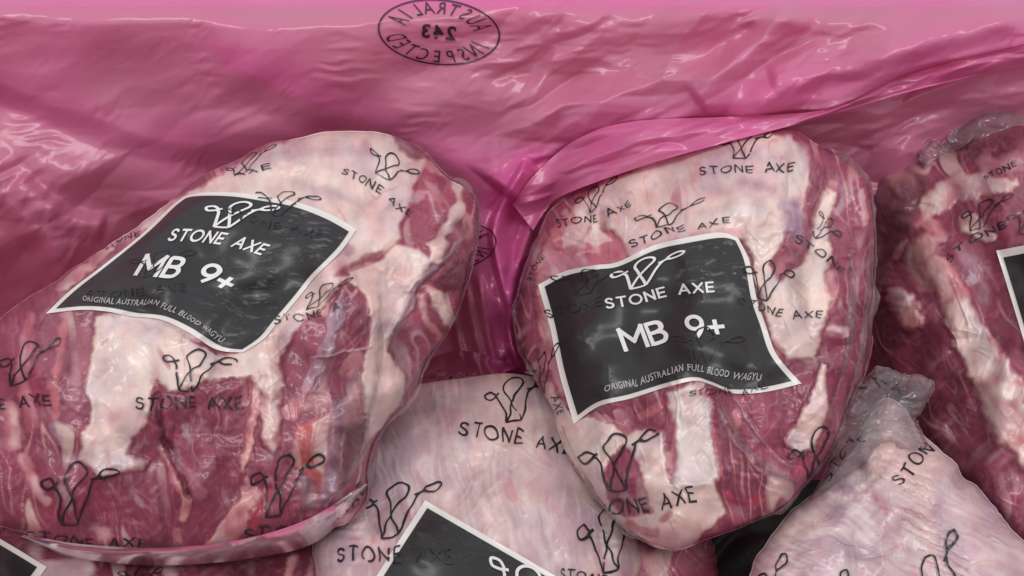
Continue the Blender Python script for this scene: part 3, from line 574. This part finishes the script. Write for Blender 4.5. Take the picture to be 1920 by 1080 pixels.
# --- pack to the right of the centre
B_OUT = [(1100,345),(1200,290),(1300,258),(1400,243),(1480,246),(1530,268),(1590,300),(1630,350),(1642,430),(1641,520),(1634,620),(1620,700),(1592,760),(1560,840),(1500,920),(1460,960),(1380,992),(1320,1015),(1270,1035),(1200,1012),(1140,962),(1085,880),(1050,800),(1012,720),(976,660),(962,590),(983,510),(1010,440),(1040,390)]
B_LAY = [
 ('p','fat',[(1075,390),(1130,335),(1250,295),(1380,250),(1480,250),(1515,300),(1520,340),(1500,420),(1430,445),(1340,450),(1250,470),(1180,480),(1152,432),(1112,428),(1080,412)],7,1,1),
 ('s','membrane',[(1290,330,20),(1380,330,26),(1460,350,18)],16,.6), ('s','pinkfat',[(1310,322,5),(1285,350,7),(1262,378,5)],6,.7), ('s','lilac',[(1330,300,14),(1420,290,16),(1470,290,10)],14,.6), ('s','pinkfat',[(1330,370,10),(1400,350,8),(1450,350,9)],9,.6), ('s','white',[(1350,400,14),(1420,390,14)],12,.6),
 ('s','pink',[(1180,470,7),(1260,455,6),(1340,432,6),(1400,440,8)],7,.6), ('s','purple',[(1110,395,9),(1140,400,8),(1135,440,11)],7,.7), ('s','meat',[(1130,405,8),(1140,440,12)],7,.6),
 ('p','pink',[(1005,505),(1035,430),(1075,395),(1110,430),(1150,440),(1178,482),(1100,500),(1030,515)],6,1), ('p','fat',[(1090,452),(1112,418),(1146,452),(1112,464)],4,.95,.8), ('s','pinkfat',[(1065,400,7),(1080,415,9)],5,.8), ('s','bright',[(1060,470,8),(1110,480,9),(1150,478,7)],7,.7), ('s','pinkfat',[(1040,450,4),(1060,440,5)],4,.8,.8),('s','pinkfat',[(1080,480,3),(1110,470,4)],3,.8,.8),
 ('p','cream',[(1415,385),(1460,362),(1482,400),(1472,450),(1442,492),(1462,532),(1500,502),(1520,440),(1532,380),(1545,345),(1562,358),(1556,420),(1562,470),(1545,520),(1562,560),(1542,600),(1536,642),(1520,675),(1480,672),(1450,640),(1430,580),(1415,500),(1395,440)],6,1,1.2),
 ('s','white',[(1504,296,12),(1494,345,16)],9,.9,.8), ('p','purple',[(1470,375),(1500,372),(1516,425),(1500,470),(1480,450),(1466,410)],14,.95,-.5), ('s','purple',[(1290,362,5),(1370,342,9),(1450,352,7)],10,.5), ('s','purple',[(1500,280,8),(1528,330,8)],9,.6), ('s','lilac',[(1300,300,6),(1340,320,8)],8,.5), ('s','white',[(1300,412,6),(1380,398,9),(1440,402,7)],8,.7,1), ('s','lilac',[(1470,385,9),(1495,388,7)],5,.8), ('s','meat',[(1530,290,10),(1530,350,12),(1522,400,9),(1500,450,7)],8,.8,-1.2), ('s','purple',[(1450,530,12),(1470,490,9)],9,.5),
 ('s','bright',[(1590,330,24),(1600,430,28),(1606,540,26)],18,.6), ('s','pinkfat',[(1612,360,4),(1622,420,6)],5,.6), ('s','lilac',[(1580,350,7),(1568,400,6)],6,.5), ('s','pinkfat',[(1556,515,8),(1562,545,10)],7,.85), ('s','fat',[(1560,612,9),(1582,622,10)],8,.8), ('s','pinkfat',[(1545,360,5),(1556,340,6)],5,.7),
 ('s','red',[(1455,640,5),(1470,668,6)],7,.6), ('s','pinkfat',[(1478,672,6),(1520,678,5)],6,.8),
 ('p','fat',[(1536,685),(1547,690),(1550,760),(1524,846),(1496,854),(1474,826),(1502,770)],4,1,1.3), ('s','pinkfat',[(1545,700,3),(1540,770,3)],4,.6),
 ('p','cream',[(1040,740),(1077,791),(1136,772),(1162,800),(1195,800),(1232,811),(1247,858),(1262,902),(1336,905),(1362,961),(1312,1000),(1277,1045),(1240,1040),(1205,1015),(1155,975),(1100,915),(1066,865),(1045,815)],5,1,1),
 ('p','meat',[(1100,783),(1140,764),(1245,738),(1254,800),(1226,818),(1190,800),(1176,812),(1160,795),(1120,790)],5,.85,-.5), ('s','purple',[(1160,770,8),(1175,800,9)],6,.6), ('s','pinkfat',[(1120,778,4),(1135,790,4)],4,.7), ('s','pink',[(1200,780,6),(1235,770,8)],8,.6),
 ('p','meat',[(1128,892),(1148,858),(1172,830),(1190,850),(1200,882),(1212,925),(1225,965),(1180,972),(1140,935)],6,1,-.6), ('s','purple',[(1118,880,6),(1130,900,7)],6,.6), ('s','lilac',[(1172,925,5),(1200,950,6),(1215,985,5)],5,.7), ('s','bright',[(1190,985,10),(1225,1000,9)],8,.8), ('s','bright',[(1240,975,6),(1255,965,5)],7,.7),
 ('s','pinkfat',[(1205,860,5),(1240,875,5),(1260,890,4)],5,.7), ('s','pink',[(1250,850,6),(1260,865,6)],6,.8), ('s','purple',[(1185,840,6),(1195,858,6)],5,.7),
 ('p','white',[(1256,738),(1305,716),(1325,728),(1337,800),(1342,870),(1347,900),(1300,916),(1265,906),(1268,850),(1258,790)],8,.9,1.4), ('s','fat',[(1300,740,14),(1310,830,18)],14,.5), ('s','pink',[(1256,760,3),(1262,880,3)],5,.7), ('s','red',[(1340,790,3),(1352,905,4)],5,.6), ('s','pinkfat',[(1285,740,6),(1300,780,5)],8,.5),
 ('s','red',[(1310,728,5),(1330,740,6)],6,.7), ('s','bright',[(1400,760,34),(1440,850,40),(1400,940,24)],22,.55), ('s','lilac',[(1345,770,1.5),(1390,850,2),(1440,890,1.5)],2,.5,1.2), ('s','lilac',[(1375,745,1.5),(1405,800,2),(1450,850,2),(1500,880,1.5)],2,.5,1.2), ('s','lilac',[(1400,870,2),(1440,915,2),(1480,925,1.5)],2,.5,1),
 ('s','pinkfat',[(1372,775,5),(1380,795,5)],5,.7), ('s','pinkfat',[(1402,860,5),(1412,872,5)],5,.7), ('s','red',[(1490,890,8),(1505,870,7)],8,.5), ('s','bright',[(1345,1000,5),(1440,965,8),(1505,915,7)],8,.6), ('s','red',[(1350,930,4),(1420,935,5),(1490,925,5)],6,.5,1), ('s','dark',[(1400,960,8),(1460,945,6)],8,.5),
 ('s','pinkfat',[(1018,520,12),(1036,620,15),(1056,720,16)],8,.9), ('s','pink',[(1008,560,7),(1025,680,8)],7,.6), ('s','cream',[(1030,720,9),(1042,760,10)],6,.8), ('s','dark',[(985,510,10),(968,590,10),(982,660,8)],6,.95), ('s','purple',[(1015,440,8),(1000,480,9)],7,.6), ('s','red',[(1012,600,3),(1030,660,3)],4,.5),
 ('s','lilac',[(1595,480,2),(1600,560,3),(1590,640,3)],2,.6,1.2),('s','lilac',[(1625,480,2),(1630,560,2),(1615,640,3)],2,.6,1.2),
]
eB = pack('pack right of centre with its black label tilted up to the right', (.11, -.15, .004))
obB, TB = pillow('meat', B_OUT, (1300,640), [(1450,260,.150),(970,590,.078),(1260,1020,.064)], .038, .05, 340, 23, MEAT, eB, 'meat', B_LAY, zones=[(1080,440,70,1.3),(1600,420,70,1.1),(1610,620,60,1.2),(1440,850,100,.8),(985,560,50,1.3),(1200,990,60,.8),(1530,900,60,1.2),(1400,340,70,.4)])
labB, TLB = add_label(eB, TB, [(1076,795),(1123,762),(1183,747),(1246,727),(1303,714),(1338,723),(1380,738),(1440,734),(1503,719)], [(1009,534),(1060,508),(1116,497),(1158,491),(1229,459),(1299,443),(1352,436),(1384,446)],
    [(1076,795),(1049,701),(1032,617),(1009,534)], [(1503,719),(1457,666),(1436,610),(1419,561),(1405,490),(1384,446)], scuff=lambda u, v: 1.3*smooth(.55, .78, u)*smooth(.5, .8, v))
decal('lettering', [path_text('STONE AXE', [(1136,578),(1195,569),(1260,553),(1340,546)], 17, -.05, .19, .36)], [TLB], WHITE, labB, .0006)
decal('lettering', [path_text('MB 9+', [(1168,657),(1222,646),(1264,636),(1362,627)], 39, -.15, .18, .24)], [TLB], WHITE, labB, .0006)
decal('lettering', [path_text('ORIGINAL AUSTRALIAN FULL BLOOD WAGYU', [(1134,735),(1197,724),(1246,704),(1299,695),(1352,705),(1426,716)], 13, .1, .01, 1.1)], [TLB], GREYPRINT, labB, .0006, warp=4)
decal('label_emblem', [logo((1213,509), (68,-18), (2,-26), .08)], [TLB], WHITE, labB, .0006)
TRB = [TB, TLB]
prints(eB, TRB, [
 dict(logo=((1400,270),(52,-6),(2,-25)), text=('STONE AXE',[(1315,328),(1400,323),(1490,320)],14)),
 dict(logo=((1118,370),(40,-20),(-2,-22)), text=('STONE AXE',[(1040,426),(1090,420),(1120,415),(1150,402),(1184,384)],11)),
 dict(logo=((1258,402),(66,-14),(0,-20)), text=('STONE AXE',[(1181,465),(1234,443),(1290,431),(1370,418)],11)),
 dict(logo=((1443,528),(46,14),(3,-36)), text=('STONE AXE',[(1385,562),(1417,580),(1470,592),(1538,598)],14)),
 dict(logo=((1548,428),(18,26),(16,-16)), text=('STONE',[(1490,450),(1530,472),(1580,512)],12)),
 dict(logo=((1107,526),(70,-4),(2,-22)), wd=.045, text=('STONE',[(1022,597),(1075,584),(1130,568)],15)),
 dict(logo=((1330,650),(66,4),(0,-32)), wd=.05, text=('STONE AXE',[(1290,740),(1380,740),(1437,728)],11)),
 dict(logo=((1165,864),(75,-18),(-8,-52)), text=('STONE AXE',[(1100,978),(1160,967),(1230,955),(1306,938)],26)),
 dict(logo=((1545,850),(66,-20),(0,-45))), dict(logo=((1020,700),(30,-20),(2,-40))), dict(text=('AXE',[(1030,742),(1046,780)],12)), dict(text=('STONE',[(992,530),(1004,500),(1024,482)],9)),
 dict(text=('STONE AXE',[(1440,985),(1490,960),(1540,915)],14)),
])
dB = tree_depth(TB, .003)
film_sheet('film_fold', [(1596,450),(1588,560),(1582,660),(1560,760)], [(1598,452),(1606,560),(1600,660),(1562,762)], dB, dB, eB, FILM, 60, 8, 9, .001, 1/30, .003)
film_sheet('film_fold', [(1630,440),(1622,540),(1612,640),(1586,760)], [(1632,442),(1638,540),(1630,640),(1588,762)], dB, dB, eB, FILM, 60, 8, 10, .001, 1/30, .003)
film_sheet('film_fold', [(1352,760),(1388,840),(1440,890),(1505,905)], [(1354,759),(1400,832),(1450,878),(1506,903)], dB, dB, eB, FILM, 60, 8, 11, .001, 1/30, .003)

film_edge(eB, TB, [(1545,275),(1592,302),(1630,350),(1642,430),(1641,520),(1634,620),(1622,700)], 18, 37, .003)
film_edge(eB, TB, [(1622,700),(1594,760),(1562,840),(1502,920),(1460,960),(1380,992)], 20, 38, .003)
film_edge(eB, TB, [(1270,1035),(1200,1012),(1140,962),(1086,880),(1050,800)], 14, 39)
film_edge(eB, TB, [(1012,720),(976,660),(962,590),(983,510),(1010,440)], 12, 40)

# --- pale pack lying lower between the two
eC = pack('pale fat-covered pack lying low between the two big packs', (-.03, -.24, .004))
C_OUT = [(760,716),(860,702),(950,692),(1020,702),(1085,760),(1150,860),(1192,980),(1190,1090),(1060,1210),(800,1240),(620,1190),(588,1080),(596,960),(640,850),(690,765)]
C_LAY = [('s','lilac',[(690,860,26),(660,950,30),(650,1040,24)],30,.8), ('s','purple',[(690,880,12),(700,930,14)],16,.5), ('s','pinkfat',[(770,740,14),(850,722,12),(940,712,12)],10,.6), ('s','fat',[(840,860,50),(900,980,60)],50,.4),
 ('s','pink',[(742,840,2),(748,890,2)],2,.7), ('s','pink',[(765,850,2),(762,890,2)],2,.6), ('s','pink',[(790,870,2),(775,900,2)],2,.5), ('s','red',[(765,965,9),(790,968,7)],5,.8), ('s','red',[(700,1008,5),(706,1018,4)],5,.7), ('s','pinkfat',[(690,1020,24),(740,1060,20)],16,.6), ('s','purple',[(690,985,8),(705,1000,8)],8,.6),
 ('s','membrane',[(960,780,30),(1060,900,34),(1110,1000,24)],30,.6), ('s','lilac',[(1100,950,20),(1130,1040,18)],20,.6)]
obC, TC = pillow('meat', C_OUT, (880,950), [(880,700,.042),(600,1080,.036),(1180,1080,.036)], .030, .04, 240, 35, MEAT, eC, 'membrane', C_LAY, .6, .8, zones=[(640,1000,60,.8),(1160,1000,60,.8),(780,740,60,.5),(900,880,90,.25)])
labC, TLC = add_label(eC, TC, [(640,1200),(780,1270),(930,1330)], [(797,938),(930,1015),(1085,1105)], [(640,1200),(700,1090),(797,938)], [(930,1330),(1000,1230),(1085,1105)], .04, lambda u, v: .25 + 0*u, 60, 60)
decal('label_emblem', [logo((985,1108), (72,44), (18,-40), .075)], [TLC], WHITE, labC, .0006)
TRC = [TC, TLC]
prints(eC, TRC, [
 dict(logo=((972,748),(64,-8),(-3,-42)), text=('STONE AXE',[(862,812),(960,826),(1070,852)],22)),
 dict(logo=((750,953),(75,-10),(5,-50)), text=('STONE AXE',[(629,1053),(740,1053),(848,1052)],27)),
 dict(logo=((1150,1010),(64,-10),(-6,-62)), text=('STONE AXE',[(1050,1090),(1120,1100),(1200,1115)],22)),
])
dC = tree_depth(TC, .001)
film_sheet('film_flap', [(800,676),(840,660),(890,660),(960,684),(1008,704)], [(772,722),(860,710),(950,700),(1018,710)], lambda x, y: depth_z(x, y, .036), dC, eC, HAZY, 60, 10, 12, .0025, 1/24, .003)

# --- right-hand pack, cut by the frame
eE = pack('dark red pack at the right edge with a white fat streak', (.235, -.15, .004))
E_OUT = [(1640,316),(1700,302),(1760,284),(1830,256),(1920,242),(2020,280),(2080,450),(2100,700),(2080,950),(1990,1090),(1890,1050),(1780,905),(1715,800),(1650,710),(1630,570),(1630,420)]
E_LAY = [('p','brown',[(1620,300),(1740,300),(1745,345),(1715,410),(1690,450),(1660,520),(1630,600),(1610,500)],10,.9), ('s','dark',[(1760,300,18),(1850,275,20),(1950,265,20)],10,.9), ('s','dark',[(1660,480,10),(1640,600,14),(1660,690,20),(1720,760,26)],14,.8),  # dark stroke along the top paints in the shadow under the film tail
 ('s','pinkfat',[(1700,450,5),(1680,480,6)],5,.7), ('s','fat',[(1745,385,22),(1785,360,26),(1840,345,20),(1880,345,12),(1905,345,5)],7,.95,1.4), ('s','membrane',[(1850,310,12),(1920,300,14)],10,.7), ('s','pinkfat',[(1735,415,12),(1760,440,14)],8,.8),
 ('s','cream',[(1820,420,22),(1845,440,18)],7,.95,.8), ('s','pinkfat',[(1735,460,24),(1720,490,20),(1740,520,24)],10,.9,1), ('s','pinkfat',[(1755,500,22),(1785,550,24),(1812,610,22)],8,.95,1.4), ('s','fat',[(1800,590,26),(1850,690,38),(1890,770,42),(1940,850,38)],7,1,1.4), ('s','red',[(1905,785,6),(1915,830,7)],9,.6), ('s','white',[(1860,690,9),(1890,740,9)],9,.6),
 ('s','pinkfat',[(1680,560,22),(1700,590,24),(1712,600,20)],7,.95,2), ('s','fat',[(1690,575,9),(1712,560,9)],6,.8), ('s','red',[(1674,590,5),(1684,605,5)],5,.7), ('s','lilac',[(1800,470,9),(1830,510,12),(1850,560,8)],9,.45), ('s','lilac',[(1810,560,8),(1830,600,6)],7,.5),
 ('s','pinkfat',[(1880,760,9),(1900,790,9)],9,.6), ('s','meat',[(1760,620,16),(1800,740,24),(1860,860,26)],18,.7), ('s','pinkfat',[(1875,770,6),(1890,800,6)],5,.7)]
obE, TE = pillow('meat', E_OUT, (1850,640), [(1780,270,.130),(1640,650,.062),(1980,1080,.062)], .034, .05, 280, 47, MEAT, eE, 'meat', E_LAY, 1.0, 1.2, ang=62, zones=[(1690,390,70,1.7),(1660,540,50,1.2),(1850,340,70,.8),(1780,760,90,.5)])
labE, TLE = add_label(eE, TE, [(1932,680),(1990,668),(2060,640)], [(1868,470),(1930,458),(2010,440)], [(1932,680),(1905,590),(1868,470)], [(2060,640),(2040,540),(2010,440)], .06, None, 50, 60)
prints(eE, [TE, TLE], [dict(logo=((1846,400),(46,-16),(8,-28)), text=('STONE',[(1783,494),(1820,458),(1892,426)],12)), dict(text=('STONE AXE',[(1845,338),(1885,318),(1960,296)],9)), dict(logo=((1935,410),(45,-8),(4,-26)))])
pillow('film_tail', [(1780,262),(1798,222),(1838,194),(1890,184),(1950,190),(1995,235),(1945,278),(1885,262),(1828,270)], (1885,226), [(1800,240,.138),(1950,240,.138),(1880,190,.146)], .010, .008, 110, 61, HAZY, eE, 'grey', [], 1.5, 3.2, 2.0, 1/18, .5, back=False)
pillow('film_tail', [(1722,275),(1745,262),(1785,268),(1815,250),(1826,262),(1792,292),(1783,335),(1770,356),(1740,350),(1730,310)], (1760,300), [(1740,270,.132),(1790,270,.134),(1760,350,.118)], .008, .006, 90, 63, HAZY, eE, 'brown', [], 1.5, 3.0, 2.0, 1/18, .4, back=False)

# --- pale cone-ended pack, bottom right, with its gathered end
eD = pack('pale pack at bottom right, its cone end gathered into crumpled film', (.17, -.29, .004))
D_OUT = [(1596,850),(1612,790),(1650,752),(1690,760),(1728,808),(1800,880),(1870,955),(1940,1035),(2000,1120),(1960,1250),(1750,1300),(1500,1280),(1380,1200),(1400,1085),(1440,1010),(1500,945),(1552,892)]
D_LAY = [('s','lilac',[(1500,980,40),(1600,960,40),(1560,1060,40)],40,.6), ('s','fat',[(1700,900,26),(1780,980,34),(1860,1060,30)],30,.6), ('s','pink',[(1640,925,7),(1660,950,6)],8,.8), ('s','red',[(1652,945,3),(1662,958,3)],5,.6), ('s','pinkfat',[(1690,850,16),(1640,880,12)],14,.6), ('s','orange',[(1662,845,7),(1672,820,5)],8,.6),
 ('s','pinkfat',[(1440,1040,10),(1480,1070,12)],9,.6), ('s','meat',[(1410,1050,10),(1430,1085,14)],8,.8), ('s','purple',[(1600,880,9),(1570,910,8)],10,.6), ('s','red',[(1545,900,6),(1520,930,5)],6,.6)]
for k in range(13):                                               # fine parallel wrinkles of the film round the cone
    x0, y0 = 1640 + 9*k - (k % 3)*8, 856 + 17*k; D_LAY.append(('s','pink',[(x0,y0,.8),(x0+50,y0+22,1.0),(x0+112-2*k,y0+48,.6)],1.8,.8,-.9))
obD, TD = pillow('meat', D_OUT, (1680,1070), [(1650,810,.090),(1400,1085,.070),(1940,1040,.080)], .026, .05, 250, 53, MEAT, eD, 'membrane', D_LAY, .5, .6, ang=28, zones=[(1590,900,60,1.1),(1460,1060,60,.9),(1670,810,60,1.2)])
prints(eD, [TD], [dict(text=('STONE AXE',[(1688,911),(1745,848),(1830,760)],21)), dict(logo=((1772,1083),(50,-62),(-38,-38))), dict(logo=((1450,1122),(42,-52),(-26,-42))), dict(logo=((1572,1148),(40,-50),(-34,-38)))])
_, TDT = pillow('film_tail', [(1520,938),(1548,880),(1574,800),(1588,745),(1615,706),(1660,690),(1700,700),(1747,716),(1740,752),(1724,790),(1738,835),(1700,850),(1640,862),(1580,905)], (1650,790), [(1600,720,.108),(1720,740,.108),(1570,900,.090)], .014, .010, 170, 57, HAZY, eD, 'grey', [], 1.6, 3.2, 2.2, 1/24, .4, back=False)
for it in (dict(text=('STONE',[(1552,898),(1585,862),(1630,822)],11), warp=20), dict(text=('AXE',[(1596,738),(1640,722),(1680,740)],10), warp=22)): prints(eD, [TDT], [it])

# --- packs of the layer below
eF = pack('pack at bottom left under the largest pack, one label corner showing', (-.12, -.31, .004))
F_OUT = [(-110,960),(0,950),(100,960),(300,985),(560,985),(640,1060),(620,1200),(300,1300),(-50,1280),(-160,1100)]
obF, TF = pillow('meat', F_OUT, (240,1120), [(0,980,.034),(600,1050,.028),(240,1280,.030)], .020, .03, 150, 71, MEAT, eF, 'dark', [('p','membrane',[(60,1050),(180,1045),(170,1090),(60,1100)],8,.9), ('s','meat',[(300,1070,14),(420,1075,12)],10,.7), ('s','pinkfat',[(548,1050,6),(540,1090,7)],5,.7), ('s','pinkfat',[(585,1050,5),(580,1090,5)],5,.5)], .6, 1)
labF, TLF = add_label(eF, TF, [(-240,1080),(-110,1140),(0,1195)], [(-180,925),(-40,988),(88,1063)], [(-240,1080),(-210,1000),(-180,925)], [(0,1195),(40,1130),(88,1063)], .06, None, 60, 50)
prints(eF, [TF, TLF], [dict(text=('STONE AXE',[(-70,1002),(-10,1000),(20,985)],12)), dict(logo=((265,1090),(40,0),(0,-26)))])
eG = pack('plain dark red pack low at the bottom, left of the black gap', (.055, -.30, .002))
obG, TG = pillow('meat', [(1160,985),(1250,975),(1320,985),(1344,1040),(1340,1120),(1320,1210),(1180,1210),(1140,1090)], (1240,1090), [(1160,1000,.026),(1340,1000,.026),(1250,1200,.020)], .014, .02, 110, 77, MEAT, eG, 'meat', [('s','purple',[(1200,1050,30),(1280,1060,30)],30,.3)], .5, .6)

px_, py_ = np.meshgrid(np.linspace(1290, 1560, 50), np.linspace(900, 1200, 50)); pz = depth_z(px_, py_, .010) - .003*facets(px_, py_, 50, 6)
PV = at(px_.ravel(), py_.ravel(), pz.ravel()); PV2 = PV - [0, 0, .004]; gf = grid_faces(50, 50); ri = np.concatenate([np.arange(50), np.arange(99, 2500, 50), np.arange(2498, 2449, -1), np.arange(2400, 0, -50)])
pad = mesh('gap_dark_sheet', np.concatenate([PV, PV2]), [tuple(q) for q in gf] + [tuple(q[::-1] + 2500) for q in gf] + [(ri[k], ri[(k+1) % len(ri)], ri[(k+1) % len(ri)] + 2500, ri[k] + 2500) for k in range(len(ri))], mat_plain('gap_black', (.012, .010, .011), .55, .3, .4, .3))  # added dark sheet, makes the gap between the packs black
tag(pad, 'dark sheet added to blacken the gap at the bottom right of centre', 'pad')

# ------------------------------------------------------------------ fold of the liner hanging over the right pack, stamps
def flap_low(x, y):
    a = cast([LB], x, y); b = cast([TB], x, y); t = np.fmin(a - .012, b - .005)
    t = np.array([t[max(0, i-9):i+10].min() for i in range(len(t))])
    for _ in range(5): t = np.convolve(np.pad(t, 8, mode='edge'), np.ones(17)/17, 'valid')
    return t
U = [(962,384),(1000,330),(1080,262),(1185,228),(1380,218),(1560,203),(1710,138),(1910,88),(2060,60)]
Lw = [(1000,432),(1024,394),(1060,364),(1210,310),(1350,270),(1460,242),(1560,214),(1720,168),(1920,122),(2070,92)]
SU, SL = spline(U, 20), spline(Lw, 20); n, m = 260, 40
rs_ = lambda S: np.c_[np.interp(np.linspace(0, len(S)-1, n), np.arange(len(S)), S[:, 0]), np.interp(np.linspace(0, len(S)-1, n), np.arange(len(S)), S[:, 1])]
SU, SL = rs_(SU), rs_(SL)
tu = cast([LB], SU[:, 0], SU[:, 1]) - .0006
for _ in range(4): tu = np.convolve(np.pad(tu, 8, mode='edge'), np.ones(17)/17, 'valid')
tl = flap_low(SL[:, 0], SL[:, 1])
v = np.linspace(0, 1, m)[:, None]; X = SU[:, 0]*(1-v) + SL[:, 0]*v; Y = SU[:, 1]*(1-v) + SL[:, 1]*v; vw = v**.8
T = tu*(1-vw) + tl*vw - .006*np.sin(v*math.pi)*(.4 + noise(X, Y, 0, 1/120, 4)) 
t0 = cast([LB], X.ravel(), Y.ravel()).reshape(X.shape); 
for _ in range(3):
    P = np.pad(np.fmin(T, t0 - .0006), 3, mode='edge'); T = sum(P[a:a+m, b:b+n] for a in range(7) for b in range(7))/49
T = T - .011*(facets(X, Y*1.3, 60, 17) + .4*facets(X + .5*Y, Y*1.5, 26, 19))*np.sin(v*math.pi*.85 + .3)*.8 - .001
mesh('liner_fold', at(X.ravel(), Y.ravel(), T.ravel()), grid_faces(m, n), PINK, liner, {'layers': np.clip(.5 + .5*noise(X, Y, 0, 1/90, 23), 0, 1).ravel()})

def stamp(c, hw, hh, tilt):
    parts = []; ca, sa = math.cos(tilt), math.sin(tilt)
    def put(V, F):                                                 # mirrored, as seen through the film from inside
        x, y = -V[:, 0]*hw, -V[:, 1]*hh
        parts.append((np.c_[c[0] + ca*x - sa*y, c[1] + sa*x + ca*y], F))
    th = np.linspace(0, 2*math.pi, 97); k = 97
    ring = np.concatenate([np.c_[np.cos(th), np.sin(th)], np.c_[np.cos(th)*.972, np.sin(th)*.955]])
    put(ring, [[i, i+1, k+i+1, k+i] for i in range(96)])
    V, F = text_mesh('243', .03, 1.25); put((V - [V[:, 0].max()/2, .5])*[.33, .40], F)
    for word, a0, a1, r, flip in (('AUSTRALIA', 160, 20, .56, 1), ('INSPECTED', 203, 337, .92, -1)):
        for i, ch in enumerate(word):
            a = math.radians(a0 + (a1-a0)*i/(len(word)-1)); V, F = text_mesh(ch, .0, 1); V = V - [V[:, 0].max()/2, 0]
            V = V*[.27, .36]; tx = np.array((math.sin(a), -math.cos(a)*.8))*flip; tx /= np.hypot(*tx); nn = np.array((-tx[1], tx[0]))
            p0 = np.array((math.cos(a)*r, math.sin(a)*r))
            put(p0 + V[:, :1]*tx + V[:, 1:]*nn, F)
    return parts
decal('inspection_stamp', stamp((823,60), 115, 62, .09), [LB], STAMP, liner, .0008, .03)
decal('inspection_stamp', stamp((850,462), 82, 44, -.15), [LB], STAMP, liner, .0008, .03)
